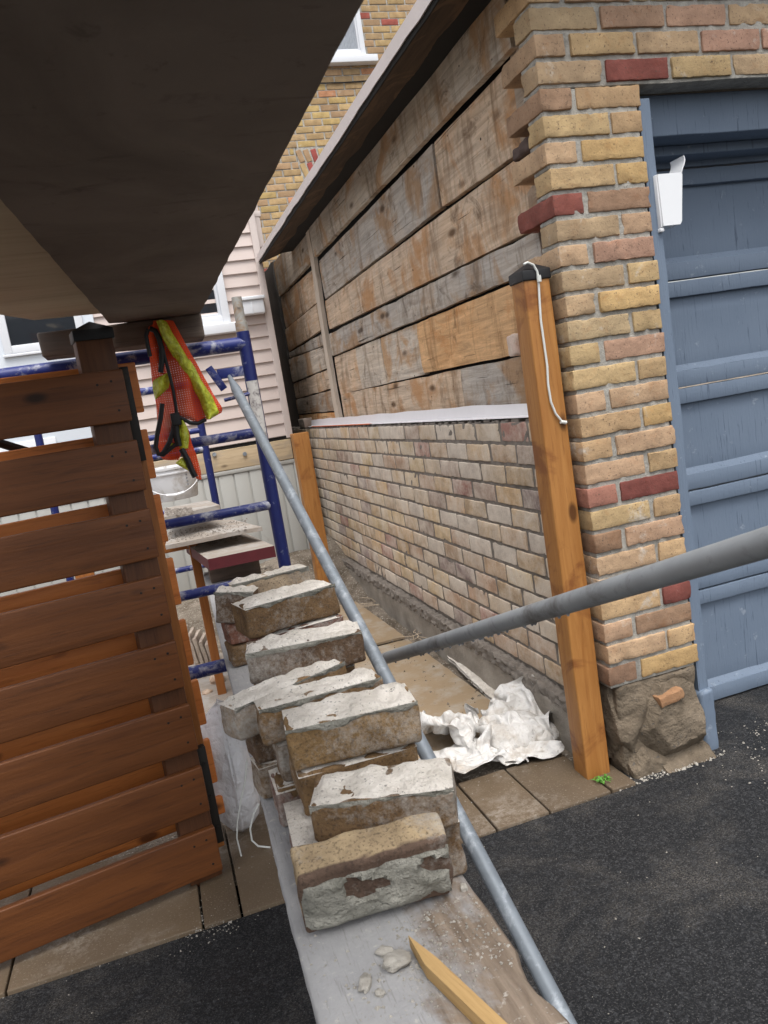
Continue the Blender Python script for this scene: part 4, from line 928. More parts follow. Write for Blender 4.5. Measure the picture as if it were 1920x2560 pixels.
for k in range(9): b.box(-.004, .004, -.0015, .0015, 0, .008, .0005, M=Matrix.Translation((.075+.012*nz(k, 0, 0), -.118-.002*(k > 4), .07+k*.017)) @ Matrix.Rotation(R(8), 4, 'Z'))
b.build('printed_marks', M_GALVDULL, bucket)

# ------------------------------------------------------------------ yard floor items
q = [on(2, .012, 1185, 1765), on(2, .012, 1000, 1480), on(2, .012, 885, 1480), on(2, .012, 700, 1600), on(2, .012, 700, 1900)]
b = MB(); poly = [(.36, 2.45), (1.10, 2.45), (1.085, 3.75), (.36, 3.75)]
slab('plywood_sheet', poly, .004, .012, M_WETPLY, 'wet tan plywood sheet on the yard floor between plank and wall', 'plywood', .004, 9)
slab('plywood_sheet', [(-.9, 2.75), (.28, 2.75), (.33, 4.3), (-.9, 4.3)], .006, .012, M_MBOARD, 'dusty grey plywood sheet on the yard floor left of the plank', 'plywood', .004, 10)
slab('plywood_sheet', [(.42, 3.78), (1.08, 3.78), (1.06, 4.7), (.42, 4.7)], .012, .012, M_WETPLY, 'far tan plywood sheet at the foot of the blue frame post', 'plywood', .004, 12)
b = MB(); pA = on(2, .03, 1110, 1615); pB = on(2, .03, 1245, 1745); V = []; F = []; n = 30
dd = (pB-pA); nn = Vector((dd.y, -dd.x, 0)).normalized()
for i in range(n+1):
    p = pA-dd*.15+dd*1.3*i/n; w0 = .024+.012*nz(i, 0, 0, .4)
    for s_ in (-1, -.4, .3, 1): V.append((p.x+nn.x*w0*s_, p.y+nn.y*w0*s_, .026+.007*nz(i, s_, 2, .6)+(.003 if abs(s_) < .5 else 0)))
for i in range(n):
    for k in range(3): F.append((i*4+k, i*4+k+1, (i+1)*4+k+1, (i+1)*4+k))
m_ = len(V); V += [(x, y, z-.014) for x, y, z in V]; F += [tuple(j+m_ for j in reversed(f)) for f in F]
b.add(V, F); tag(b.build('torn_strip', M_LIME, ang=60), 'torn dirty white strip of sheeting along the footing behind the sack', 'sheeting')
rr_ = random.Random(2)
def tangle(px, n, spread, label, ln=.10, z=.03):
    b = MB(); c = on(2, z, *px)
    for k in range(n):
        p = c+Vector((rr_.uniform(-spread, spread), rr_.uniform(-spread, spread), 0)); a = rr_.uniform(0, 6.28); pts = []
        for j in range(7):
            pts.append(p.copy()); a += rr_.uniform(-.7, .7); p = p+Vector((math.cos(a), math.sin(a), rr_.uniform(-.12, .2)*.6))*ln/6
            p.z = max(p.z, z-.01)
        b.tube(pts, .0022, 5)
    tag(b.build('dry_roots', M_ROOT), label, 'roots')
tangle((765, 1375), 16, .09, 'tuft of dry pale roots on the soil by the grey skirting', .22, .16)
tangle((955, 1505), 10, .07, 'dry twigs on the tan sheet beside the footing', .16, .03)
tangle((1060, 1580), 14, .07, 'frayed straw and twigs near the torn white strip', .15, .04)
# tiles leaning in a row left of the plank
GT = 'thin tiles leaning left of the plank'
ordt = ['leftmost', 'second from left', 'middle', 'second from right', 'rightmost']
for k in range(5):
    p = on(2, .02, 487+k*15, 1655+k*5)
    b = MB(); b.box(-.010, .010, -.09, .09, 0, .17-.006*k, .004, (2, 4, 5), 0, (.30, .25, .22), .004, 30, k+2)
    o = b.build('tile', M_BRICK_SIDE); o.location = (p.x, p.y+.1, .018); o.rotation_euler = (0, R(-7), R(-12)); tag(o, ordt[k]+' of five thin dusty tiles leaning beside the gate', 'tile', GT)
for (x, y, s_, lab) in ((545, 1712, .045, 'broken brick lump on the ground below the low blue tube'), (497, 1672, .022, 'small rubble stone at the foot of the leaning tiles'), (520, 1740, .028, 'rubble stone above the plastic bag by the gate')):
    o = lump('rubble', on(2, .0, x, y), s_, s_*.8, s_*.6, x*.02, M_BRICK_SIDE, .3); tag(o, lab, 'rubble')
    a = o.data.color_attributes['tint']; a.data.foreach_set('color', [.42, .30, .22, 1]*len(o.data.vertices))

# sacks
def crumple(b, c, rx, ry, rz, seed, amp=.22, n=34, flat=.0, rot=0, up=1.0):
    V, F = rbox(1, 1, 1, .99, (n, n, n)); out = []; Mr = Matrix.Rotation(rot, 3, 'Z'); rc = random.Random(seed)
    folds = []
    for k in range(26):
        d = Vector((rc.gauss(0, 1), rc.gauss(0, 1), rc.gauss(0, .6))).normalized(); fr = rc.uniform(.9, 5.5); folds.append((d, fr, rc.random()*2, rc.uniform(.5, 1)/fr))
    for p in V:
        q = Vector(p).normalized(); qq = q+noise.noise_vector(q*2.2+Vector((seed, 1, 2)))*.25
        f = 1.0
        for d, fr, ph, a in folds:
            t = (qq.dot(d)*fr+ph) % 2; f += amp*a*(abs(t-1)-.5)*.8
        f += amp*.45*noise.noise(q*1.5+Vector((seed, seed, 0)))
        q = Vector((q.x*rx*f, q.y*ry*f, q.z*rz*(f**up))); q = Mr @ q + Vector(c); q.z = max(q.z, flat+.004*abs(noise.noise(q*40))); out.append(q)
    b.add(out, F)
def gpt(x, y, z): return on(2, z, x*S, y*S)
# a crumpled sheet, 37 by 31 points, three thousandths-of-extent numbers per point
SHEET = [
 21, 23, 164, 40, 33, 273, 75, 22, 205, 82, 44, 101, 116, 44, 87, 123, 21, 187, 127, 36, 311, 164, 0, 373, 192, 3, 276, 198, 49, 244, 229, 47, 153, 256, 90, 106, 290, 63, 131, 322, 62, 183, 352, 27, 157, 355, 42, 264, 386, 31, 308, 416, 37, 221, 457, 30, 228, 496, 15, 256,
 501, 33, 391, 544, 8, 407, 549, 35, 303, 584, 11, 245, 622, 26, 337, 639, 67, 434, 664, 95, 499, 663, 155, 486, 689, 216, 458, 719, 238, 585, 756, 259, 633, 778, 221, 595, 784, 196, 506, 805, 166, 422, 826, 116, 394, 877, 110, 410, 911, 124, 353, 0, 51, 175, 36, 33, 175, 58, 49, 267,
 89, 53, 219, 114, 79, 179, 146, 61, 165, 157, 44, 262, 161, 43, 394, 195, 14, 383, 218, 17, 286, 234, 69, 239, 268, 118, 198, 303, 118, 115, 335, 87, 87, 370, 71, 115, 375, 79, 217, 391, 74, 319, 413, 33, 323, 447, 11, 308, 475, 48, 258, 518, 43, 299, 530, 41, 448, 563, 23, 395,
 577, 50, 298, 626, 51, 243, 659, 71, 333, 684, 97, 396, 703, 135, 468, 721, 194, 485, 724, 256, 487, 758, 283, 547, 794, 261, 570, 811, 216, 552, 825, 168, 499, 830, 152, 362, 858, 102, 329, 904, 93, 288, 4, 84, 228, 27, 70, 145, 62, 77, 183, 84, 94, 267, 112, 66, 286, 139, 92, 237,
 175, 85, 243, 188, 55, 327, 215, 53, 431, 239, 25, 378, 258, 36, 249, 289, 91, 259, 323, 132, 207, 346, 138, 89, 387, 119, 85, 404, 81, 149, 420, 71, 268, 428, 64, 377, 459, 29, 405, 485, 64, 351, 523, 93, 316, 550, 79, 426, 583, 53, 450, 600, 67, 355, 596, 89, 247, 631, 106, 315,
 660, 137, 355, 689, 166, 385, 729, 190, 370, 742, 240, 409, 761, 290, 445, 800, 275, 468, 830, 247, 490, 857, 198, 491, 866, 151, 388, 852, 127, 251, 878, 88, 215, 23, 65, 299, 37, 95, 215, 59, 116, 145, 90, 103, 167, 108, 111, 266, 136, 116, 323, 167, 95, 338, 202, 92, 290, 219, 97, 398,
 236, 69, 323, 271, 39, 353, 309, 56, 282, 345, 97, 226, 360, 155, 187, 396, 152, 148, 428, 121, 170, 451, 71, 215, 448, 89, 347, 452, 67, 452, 496, 73, 455, 525, 113, 422, 573, 121, 420, 597, 93, 489, 615, 102, 400, 589, 135, 295, 627, 131, 223, 663, 123, 252, 693, 153, 277, 704, 204, 283,
 728, 247, 299, 764, 266, 339, 777, 228, 414, 809, 207, 411, 847, 201, 386, 888, 182, 344, 887, 133, 283, 888, 122, 170, 3, 92, 342, 30, 124, 266, 69, 131, 239, 84, 149, 138, 120, 145, 167, 147, 153, 238, 167, 147, 328, 203, 142, 318, 230, 116, 278, 253, 111, 374, 285, 85, 377, 323, 59, 371,
 335, 111, 311, 364, 157, 286, 398, 157, 257, 408, 110, 258, 448, 118, 273, 481, 108, 350, 456, 112, 463, 493, 99, 536, 536, 89, 529, 573, 114, 529, 612, 131, 538, 630, 140, 444, 604, 169, 333, 627, 178, 212, 662, 154, 170, 700, 144, 165, 727, 158, 244, 753, 201, 255, 768, 248, 219, 795, 257, 307,
 810, 216, 285, 828, 176, 289, 863, 163, 266, 901, 167, 222, 920, 125, 239, 37, 86, 367, 41, 148, 340, 50, 179, 232, 92, 189, 220, 121, 202, 154, 124, 203, 265, 160, 191, 240, 199, 180, 235, 232, 163, 281, 263, 146, 315, 295, 130, 385, 314, 97, 443, 353, 86, 405, 356, 136, 397, 377, 113, 336,
 411, 125, 376, 450, 138, 380, 493, 152, 372, 470, 156, 495, 506, 138, 457, 526, 131, 560, 558, 157, 576, 594, 176, 574, 631, 184, 500, 640, 187, 366, 641, 217, 249, 665, 204, 150, 697, 185, 109, 734, 168, 138, 770, 166, 187, 794, 208, 202, 822, 247, 218, 844, 247, 307, 855, 207, 277, 852, 191, 183,
 866, 159, 136, 914, 148, 145, 68, 91, 412, 80, 137, 319, 62, 201, 310, 72, 231, 225, 99, 254, 155, 138, 235, 175, 160, 236, 273, 202, 217, 291, 247, 202, 295, 243, 169, 401, 272, 148, 470, 310, 144, 509, 342, 136, 464, 379, 128, 510, 392, 148, 419, 415, 170, 339, 452, 171, 300, 463, 183, 405,
 486, 194, 514, 503, 153, 555, 532, 171, 474, 566, 159, 443, 598, 184, 440, 614, 229, 439, 654, 232, 406, 675, 223, 312, 689, 232, 206, 709, 231, 117, 737, 206, 75, 773, 188, 88, 811, 189, 116, 841, 220, 155, 864, 248, 216, 892, 236, 275, 895, 205, 208, 893, 197, 108, 901, 156, 40, 42, 119, 444,
 86, 150, 407, 99, 194, 333, 87, 249, 286, 104, 284, 219, 138, 282, 175, 176, 269, 217, 218, 264, 296, 257, 242, 363, 261, 203, 466, 256, 173, 576, 289, 185, 488, 331, 191, 496, 362, 171, 451, 396, 192, 474, 428, 195, 419, 448, 213, 327, 486, 210, 341, 509, 206, 439, 508, 195, 560, 546, 198, 558,
 549, 200, 437, 574, 196, 353, 606, 223, 317, 635, 258, 323, 672, 276, 295, 709, 273, 256, 735, 264, 173, 759, 249, 95, 785, 229, 36, 804, 238, 131, 840, 241, 58, 876, 232, 112, 897, 262, 179, 925, 237, 195, 932, 197, 149, 931, 189, 34, 24, 155, 443, 63, 184, 400, 106, 213, 411, 122, 241, 329,
 125, 295, 296, 153, 311, 241, 167, 272, 327, 200, 244, 397, 240, 233, 472, 282, 240, 528, 282, 209, 627, 313, 199, 570, 328, 235, 479, 346, 210, 396, 385, 198, 376, 411, 234, 408, 444, 230, 429, 469, 249, 365, 474, 227, 473, 503, 239, 566, 536, 228, 495, 574, 216, 505, 568, 235, 396, 581, 256, 281,
 618, 265, 217, 659, 277, 166, 691, 303, 157, 727, 307, 114, 743, 284, 27, 783, 274, 10, 805, 285, 119, 850, 286, 66, 879, 286, 135, 910, 285, 74, 938, 262, 111, 959, 230, 159, 959, 223, 46, 40, 157, 514, 57, 211, 473, 75, 241, 375, 108, 275, 367, 147, 284, 379, 152, 333, 320, 187, 309, 325,
 200, 283, 443, 228, 265, 538, 258, 239, 613, 299, 251, 664, 329, 225, 645, 355, 231, 571, 367, 240, 459, 376, 243, 342, 420, 228, 303, 430, 263, 384, 457, 280, 425, 491, 251, 419, 502, 275, 530, 535, 244, 587, 557, 255, 496, 593, 259, 450, 580, 290, 338, 614, 317, 221, 636, 317, 105, 674, 336, 60,
 713, 341, 31, 754, 326, 64, 801, 324, 7, 840, 333, 89, 856, 296, 198, 887, 333, 160, 916, 333, 120, 922, 297, 182, 961, 281, 171, 980, 264, 74, 72, 147, 559, 92, 192, 486, 84, 248, 465, 100, 293, 448, 125, 321, 403, 161, 351, 411, 197, 348, 359, 229, 313, 412, 259, 276, 473, 257, 287, 608,
 299, 284, 590, 329, 273, 656, 355, 278, 585, 381, 283, 504, 400, 268, 398, 409, 268, 260, 450, 261, 298, 464, 302, 333, 481, 293, 420, 527, 285, 465, 525, 281, 608, 567, 277, 584, 577, 297, 467, 602, 327, 359, 650, 306, 282, 648, 350, 186, 673, 376, 130, 714, 381, 100, 761, 379, 75, 784, 313, 128,
 827, 328, 213, 866, 340, 278, 906, 332, 270, 924, 366, 206, 944, 326, 233, 969, 326, 151, 982, 313, 51, 53, 171, 612, 93, 194, 589, 116, 225, 512, 137, 259, 454, 133, 309, 499, 171, 315, 476, 196, 355, 471, 219, 312, 520, 260, 317, 467, 267, 330, 582, 299, 328, 634, 331, 317, 593, 327, 291, 497,
 355, 277, 414, 394, 308, 378, 435, 306, 286, 458, 274, 201, 487, 267, 258, 514, 286, 346, 505, 326, 454, 545, 292, 517, 569, 321, 600, 604, 316, 523, 636, 309, 418, 636, 348, 298, 677, 362, 252, 703, 343, 177, 733, 383, 203, 769, 343, 184, 798, 359, 75, 827, 365, 167, 860, 377, 244, 895, 379, 295,
 931, 388, 305, 956, 372, 234, 957, 370, 123, 982, 360, 34, 38, 208, 626, 80, 226, 633, 88, 254, 543, 128, 266, 554, 163, 289, 566, 165, 340, 565, 200, 348, 579, 236, 333, 598, 244, 354, 504, 282, 373, 515, 300, 328, 504, 325, 365, 520, 351, 342, 474, 355, 333, 365, 378, 331, 253, 420, 318, 164,
 463, 330, 213, 495, 304, 187, 519, 319, 287, 538, 348, 421, 515, 328, 539, 554, 330, 501, 593, 350, 442, 633, 355, 400, 664, 367, 322, 691, 332, 339, 730, 345, 282, 771, 358, 259, 775, 399, 173, 801, 403, 77, 841, 396, 105, 874, 371, 147, 889, 404, 224, 922, 424, 255, 963, 419, 240, 982, 408, 133,
 971, 408, 20, 29, 222, 719, 48, 252, 630, 79, 280, 608, 108, 302, 559, 137, 305, 627, 168, 330, 664, 198, 357, 668, 225, 375, 626, 247, 398, 560, 251, 371, 452, 281, 350, 407, 317, 360, 411, 346, 389, 439, 378, 375, 385, 408, 350, 326, 432, 364, 204, 474, 361, 130, 513, 344, 157, 493, 352, 293,
 501, 370, 451, 516, 370, 598, 555, 363, 554, 586, 389, 470, 621, 401, 386, 658, 378, 400, 700, 373, 393, 740, 380, 357, 781, 392, 318, 799, 408, 224, 809, 433, 117, 832, 408, 197, 866, 412, 135, 899, 401, 122, 934, 422, 146, 959, 463, 192, 959, 442, 76, 999, 443, 83, 13, 261, 730, 55, 273, 713,
 65, 313, 622, 101, 320, 638, 124, 343, 568, 142, 367, 648, 173, 395, 658, 192, 391, 566, 217, 400, 491, 246, 415, 409, 266, 380, 336, 295, 400, 414, 323, 385, 343, 357, 376, 288, 398, 393, 312, 443, 383, 287, 479, 382, 229, 516, 400, 184, 533, 389, 308, 537, 389, 505, 534, 409, 649, 571, 391, 647,
 608, 388, 563, 640, 389, 479, 662, 417, 383, 686, 399, 312, 726, 403, 277, 765, 424, 305, 801, 440, 271, 815, 460, 177, 834, 437, 247, 870, 434, 228, 886, 442, 126, 916, 457, 85, 949, 495, 108, 969, 483, 13, 990, 490, 121, 7, 294, 662, 37, 307, 755, 81, 322, 723, 81, 353, 629, 97, 372, 557,
 132, 388, 549, 151, 422, 601, 185, 438, 571, 187, 425, 459, 213, 416, 368, 251, 424, 317, 286, 440, 353, 312, 419, 279, 348, 413, 232, 388, 411, 215, 431, 412, 211, 466, 429, 224, 488, 415, 309, 523, 436, 410, 496, 431, 565, 533, 441, 588, 572, 438, 652, 619, 434, 605, 659, 419, 544, 690, 409, 465,
 697, 432, 358, 711, 439, 259, 746, 426, 210, 778, 456, 203, 803, 495, 214, 838, 478, 234, 872, 472, 258, 899, 457, 221, 925, 474, 175, 916, 501, 71, 956, 523, 12, 991, 532, 92, 0, 347, 713, 34, 340, 637, 59, 368, 700, 96, 383, 713, 88, 403, 618, 105, 411, 526, 136, 438, 510, 164, 468, 542,
 197, 468, 480, 197, 457, 364, 240, 459, 374, 269, 469, 295, 305, 463, 253, 343, 455, 205, 383, 452, 177, 422, 455, 210, 447, 455, 296, 492, 464, 308, 475, 461, 471, 499, 486, 588, 527, 493, 648, 566, 464, 573, 594, 426, 510, 637, 434, 471, 676, 453, 445, 712, 467, 413, 737, 452, 334, 741, 465, 224,
 754, 468, 118, 792, 476, 99, 833, 472, 105, 870, 474, 128, 883, 501, 217, 917, 507, 227, 922, 532, 132, 938, 553, 33, 979, 569, 28, 34, 377, 768, 20, 395, 658, 54, 406, 618, 72, 418, 701, 113, 425, 673, 95, 445, 581, 106, 468, 501, 142, 481, 466, 178, 503, 449, 196, 500, 348, 235, 500, 403,
 277, 494, 379, 303, 506, 288, 336, 475, 304, 383, 460, 286, 412, 500, 220, 449, 482, 203, 472, 503, 325, 507, 485, 427, 512, 525, 519, 543, 529, 599, 582, 493, 605, 598, 463, 475, 621, 443, 389, 660, 455, 356, 693, 490, 360, 730, 494, 323, 765, 495, 287, 768, 505, 182, 783, 523, 80, 818, 503, 35,
 855, 500, 42, 884, 509, 95, 895, 546, 177, 936, 568, 189, 959, 576, 106, 960, 613, 16, 56, 415, 772, 23, 435, 719, 33, 445, 629, 68, 451, 627, 93, 455, 726, 112, 471, 647, 102, 499, 563, 121, 518, 477, 156, 538, 413, 200, 537, 408, 236, 542, 336, 271, 540, 417, 306, 513, 398, 345, 516, 347,
 373, 502, 244, 418, 504, 327, 442, 524, 235, 487, 506, 227, 523, 500, 347, 544, 508, 460, 563, 540, 517, 599, 528, 581, 606, 502, 460, 639, 474, 431, 642, 483, 312, 674, 462, 268, 710, 472, 214, 732, 517, 239, 768, 541, 237, 798, 526, 180, 829, 517, 123, 849, 543, 52, 882, 530, 5, 902, 560, 94,
 913, 604, 182, 960, 605, 200, 987, 607, 126, 75, 453, 793, 37, 466, 775, 32, 485, 682, 62, 495, 641, 85, 495, 731, 118, 504, 705, 134, 496, 611, 133, 542, 561, 158, 575, 481, 197, 590, 417, 235, 594, 341, 277, 576, 341, 306, 552, 425, 334, 552, 312, 373, 542, 211, 401, 538, 350, 443, 531, 336,
 478, 545, 271, 533, 535, 286, 560, 513, 373, 583, 523, 429, 598, 562, 530, 633, 519, 522, 626, 508, 397, 668, 518, 356, 665, 504, 243, 691, 514, 187, 723, 508, 129, 755, 536, 136, 790, 565, 161, 829, 556, 153, 865, 552, 144, 872, 577, 31, 919, 592, 15, 926, 633, 108, 953, 654, 197, 980, 653, 108,
 90, 485, 872, 68, 502, 805, 40, 519, 748, 46, 532, 664, 74, 537, 715, 98, 527, 646, 142, 532, 677, 176, 521, 580, 193, 573, 558, 222, 551, 468, 242, 603, 440, 274, 611, 366, 316, 587, 384, 362, 558, 383, 370, 584, 237, 416, 559, 261, 439, 565, 363, 474, 543, 373, 516, 568, 344, 563, 558, 337,
 589, 566, 381, 616, 584, 463, 657, 545, 476, 625, 552, 367, 635, 525, 279, 674, 545, 296, 708, 531, 273, 719, 547, 168, 739, 564, 82, 777, 575, 67, 816, 575, 61, 843, 594, 150, 880, 600, 134, 896, 631, 25, 929, 669, 45, 943, 690, 149, 981, 697, 136, 107, 531, 886, 67, 542, 871, 56, 557, 789,
 31, 565, 714, 64, 570, 661, 101, 567, 693, 140, 570, 622, 189, 541, 679, 224, 542, 603, 261, 547, 528, 278, 588, 468, 296, 634, 429, 328, 593, 468, 364, 600, 402, 395, 580, 326, 420, 606, 233, 453, 578, 274, 473, 587, 366, 506, 574, 444, 554, 579, 428, 585, 605, 370, 624, 598, 374, 668, 585, 462,
 655, 568, 327, 623, 559, 225, 656, 549, 200, 698, 568, 235, 737, 575, 242, 744, 601, 145, 786, 597, 169, 802, 616, 74, 841, 623, 45, 860, 649, 144, 882, 677, 59, 912, 710, 41, 934, 734, 112, 977, 733, 65, 125, 575, 857, 88, 588, 850, 50, 604, 840, 38, 607, 748, 75, 604, 712, 98, 600, 622,
 145, 592, 715, 190, 593, 653, 233, 591, 639, 239, 593, 531, 275, 621, 562, 314, 640, 531, 346, 634, 434, 352, 622, 310, 392, 613, 371, 429, 604, 339, 457, 619, 264, 492, 611, 286, 498, 621, 406, 541, 611, 491, 588, 604, 477, 613, 632, 422, 660, 627, 460, 657, 612, 335, 626, 606, 236, 657, 587, 170,
 695, 585, 139, 725, 616, 223, 767, 622, 234, 788, 649, 150, 828, 639, 182, 815, 673, 81, 852, 690, 37, 868, 719, 138, 905, 736, 155, 918, 758, 44, 967, 774, 20, 143, 621, 891, 105, 629, 899, 83, 638, 812, 49, 658, 765, 58, 637, 659, 106, 637, 667, 153, 618, 611, 203, 642, 645, 246, 633, 602,
 221, 635, 502, 261, 654, 479, 301, 668, 439, 344, 681, 405, 374, 647, 382, 388, 637, 267, 419, 644, 345, 457, 645, 353, 484, 650, 269, 520, 635, 319, 558, 628, 401, 579, 638, 528, 617, 650, 521, 651, 670, 469, 639, 657, 347, 644, 654, 232, 676, 624, 254, 690, 634, 153, 730, 633, 116, 742, 665, 226,
 784, 662, 271, 818, 691, 229, 833, 717, 139, 833, 735, 33, 871, 754, 55, 886, 776, 153, 927, 786, 133, 944, 813, 9, 157, 658, 999, 129, 682, 928, 105, 686, 822, 88, 670, 720, 67, 687, 626, 98, 650, 570, 151, 656, 560, 197, 654, 552, 238, 681, 591, 228, 685, 476, 254, 685, 385, 288, 661, 329,
 336, 670, 296, 373, 694, 345, 395, 687, 244, 432, 661, 241, 443, 692, 323, 474, 669, 369, 519, 679, 375, 541, 654, 465, 575, 663, 433, 597, 688, 485, 633, 706, 443, 665, 693, 394, 661, 704, 286, 693, 678, 289, 713, 675, 201, 720, 680, 83, 762, 672, 135, 765, 707, 232, 799, 735, 252, 799, 746, 140,
 819, 779, 80, 848, 804, 41, 888, 807, 47, 918, 840, 118, 941, 860, 8, 180, 615, 937, 175, 667, 906, 144, 656, 804, 125, 680, 679, 98, 717, 614, 94, 691, 511, 146, 692, 490, 191, 688, 453, 213, 719, 545, 259, 709, 532, 286, 700, 459, 294, 715, 352, 326, 716, 259, 373, 719, 247, 411, 718, 318,
 438, 710, 227, 469, 689, 232, 488, 706, 336, 512, 717, 443, 545, 693, 515, 560, 699, 412, 587, 688, 371, 616, 710, 340, 648, 732, 384, 681, 742, 346, 695, 732, 258, 689, 714, 151, 728, 722, 115, 766, 712, 71, 754, 744, 173, 769, 771, 256, 807, 782, 221, 812, 819, 142, 850, 814, 146, 883, 831, 156,
 883, 858, 41, 922, 900, 10, 212, 610, 884, 179, 628, 818, 172, 691, 807, 133, 721, 714, 133, 719, 587, 108, 742, 498, 139, 728, 411, 186, 738, 439, 227, 725, 423, 256, 749, 488, 295, 743, 499, 325, 728, 426, 360, 730, 336, 381, 770, 252, 421, 756, 244, 444, 735, 325, 475, 741, 246, 514, 734, 271,
 546, 733, 371, 543, 744, 510, 576, 715, 506, 587, 729, 407, 596, 749, 315, 630, 761, 306, 667, 781, 302, 689, 774, 219, 711, 758, 130, 721, 744, 28, 762, 747, 11, 776, 768, 98, 758, 800, 165, 779, 814, 255, 816, 833, 246, 854, 842, 222, 883, 869, 199, 902, 888, 115, 886, 929, 15, 241, 630, 825,
 210, 635, 752, 173, 668, 697, 162, 726, 621, 119, 768, 633, 144, 760, 542, 155, 779, 430, 186, 771, 346, 229, 770, 356, 269, 768, 381, 295, 784, 467, 335, 771, 452, 359, 781, 344, 406, 774, 349, 432, 801, 280, 458, 779, 328, 475, 742, 381, 511, 767, 375, 554, 793, 395, 577, 764, 456, 598, 750, 554,
 620, 740, 463, 611, 783, 386, 611, 804, 283, 632, 769, 223, 656, 763, 140, 686, 784, 78, 719, 793, 27, 761, 798, 0, 795, 811, 42, 777, 846, 112, 779, 858, 221, 812, 872, 281, 834, 881, 204, 857, 876, 102, 889, 919, 153, 912, 954, 74, 247, 682, 808, 235, 677, 693, 194, 732, 665, 147, 768, 726,
 154, 799, 613, 141, 819, 499, 184, 809, 501, 180, 823, 381, 224, 820, 396, 263, 819, 362, 302, 820, 388, 335, 817, 468, 364, 823, 386, 397, 800, 431, 424, 824, 378, 446, 794, 432, 489, 798, 413, 519, 788, 524, 565, 789, 549, 581, 821, 466, 612, 799, 517, 646, 762, 523, 644, 798, 427, 640, 830, 324,
 629, 818, 196, 646, 808, 101, 686, 819, 146, 725, 823, 113, 745, 844, 22, 788, 859, 20, 809, 877, 112, 779, 900, 194, 808, 915, 266, 831, 923, 190, 863, 903, 188, 860, 933, 93, 887, 985, 73, 209, 688, 832, 240, 728, 766, 211, 778, 694, 162, 819, 738, 126, 838, 662, 137, 870, 572, 179, 863, 558,
 181, 876, 437, 221, 867, 354, 254, 857, 430, 289, 854, 463, 328, 863, 475, 361, 867, 421, 393, 849, 470, 427, 840, 494, 459, 846, 417, 497, 834, 495, 545, 827, 472, 553, 833, 597, 591, 829, 571, 626, 841, 527, 660, 805, 546, 681, 799, 435, 678, 817, 310, 654, 851, 224, 641, 852, 106, 677, 838, 55,
 707, 859, 120, 747, 863, 123, 759, 894, 35, 803, 910, 41, 787, 941, 141, 800, 961, 248, 836, 934, 271, 868, 928, 251, 858, 965, 157, 853, 997, 54, 238, 692, 892, 206, 729, 818, 195, 796, 800, 183, 816, 640, 159, 869, 698, 134, 901, 657, 166, 911, 585, 205, 885, 503, 227, 911, 373, 263, 880, 347,
 275, 895, 436, 312, 905, 458, 350, 905, 476, 388, 895, 482, 424, 887, 506, 459, 859, 516, 504, 881, 481, 550, 875, 467, 570, 873, 561, 594, 856, 637, 628, 836, 621, 655, 850, 539, 688, 842, 455, 703, 843, 316, 688, 866, 203, 655, 891, 133, 677, 882, 30, 716, 869, 14, 714, 888, 123, 752, 899, 138,
 769, 931, 47, 815, 935, 90, 822, 974, 175, 850, 975, 268, 882, 948, 312, 884, 980, 221, 846, 999, 157,
]
SHEET_X, SHEET_Y = 36, 30
SHEET_SIZE = (0.4320, 0.3430, 0.1585)
def drape(b, cx, cy, z0, ang, sx, sy, sz, mirror=1):
    V = []
    for i in range(0, len(SHEET), 3):
        x, y, z = (SHEET[i]/999-.5)*SHEET_SIZE[0]*mirror, (SHEET[i+1]/999-.5)*SHEET_SIZE[1], SHEET[i+2]/999*SHEET_SIZE[2]
        ca, sa = math.cos(ang), math.sin(ang)
        V.append((cx+(x*ca-y*sa)*sx, cy+(x*sa+y*ca)*sy, z0+z*sz))
    n = SHEET_X+1
    b.add(V, [(j*n+i, j*n+i+1, (j+1)*n+i+1, (j+1)*n+i) for j in range(SHEET_Y) for i in range(SHEET_X)])
b = MB(); c1 = gpt(1120, 1590, .05); c2 = gpt(975, 1590, .04); c3 = gpt(1060, 1625, .03)
drape(b, c1.x+.03, c1.y+.045, .013, R(240), .98, .86, 1.22)
drape(b, c2.x-.01, c2.y+.03, .015, R(60), .78, .66, 1.1)
drape(b, c3.x-.06, c3.y-.005, .012, R(185), .80, .74, .50, -1)
sk = b.build('woven_sack', M_SACK, ang=179); sf = sk.modifiers.new('thickness', 'SOLIDIFY'); sf.thickness = .0025
s0_ = sk.modifiers.new('relax', 'SMOOTH'); s0_.factor = .5; s0_.iterations = 4
ss = sk.modifiers.new('soft', 'SUBSURF'); ss.levels = ss.render_levels = 2
tag(sk, 'crumpled dirty white woven sack lying at the foot of the rebuilt wall', 'sack')
b = MB(); crumple(b, (c1.x+.01, c1.y+.05, .04), .12, .11, .070, 3, .13, 40, .011); crumple(b, (c1.x+.085, c1.y+.01, .03), .072, .08, .048, 7, .13, 36, .011)
fl = b.build('sack_filling', M_SACK, sk, ang=179)
b = MB(); c0_ = on(1, 2.33, 588, 2000); c0_.y = 2.33
def bagp(z): return on(1, 2.34, *(lerp_rows([(0, 545*S), (1, 545*S)], 0), 1800*S))
top = on(1, 2.34, 500*S, 1515*S); bot = on(1, 2.34, 555*S, 1815*S)
hgt = top.z
V, F = rbox(1, 1, 1, .9, (16, 16, 26)); out = []
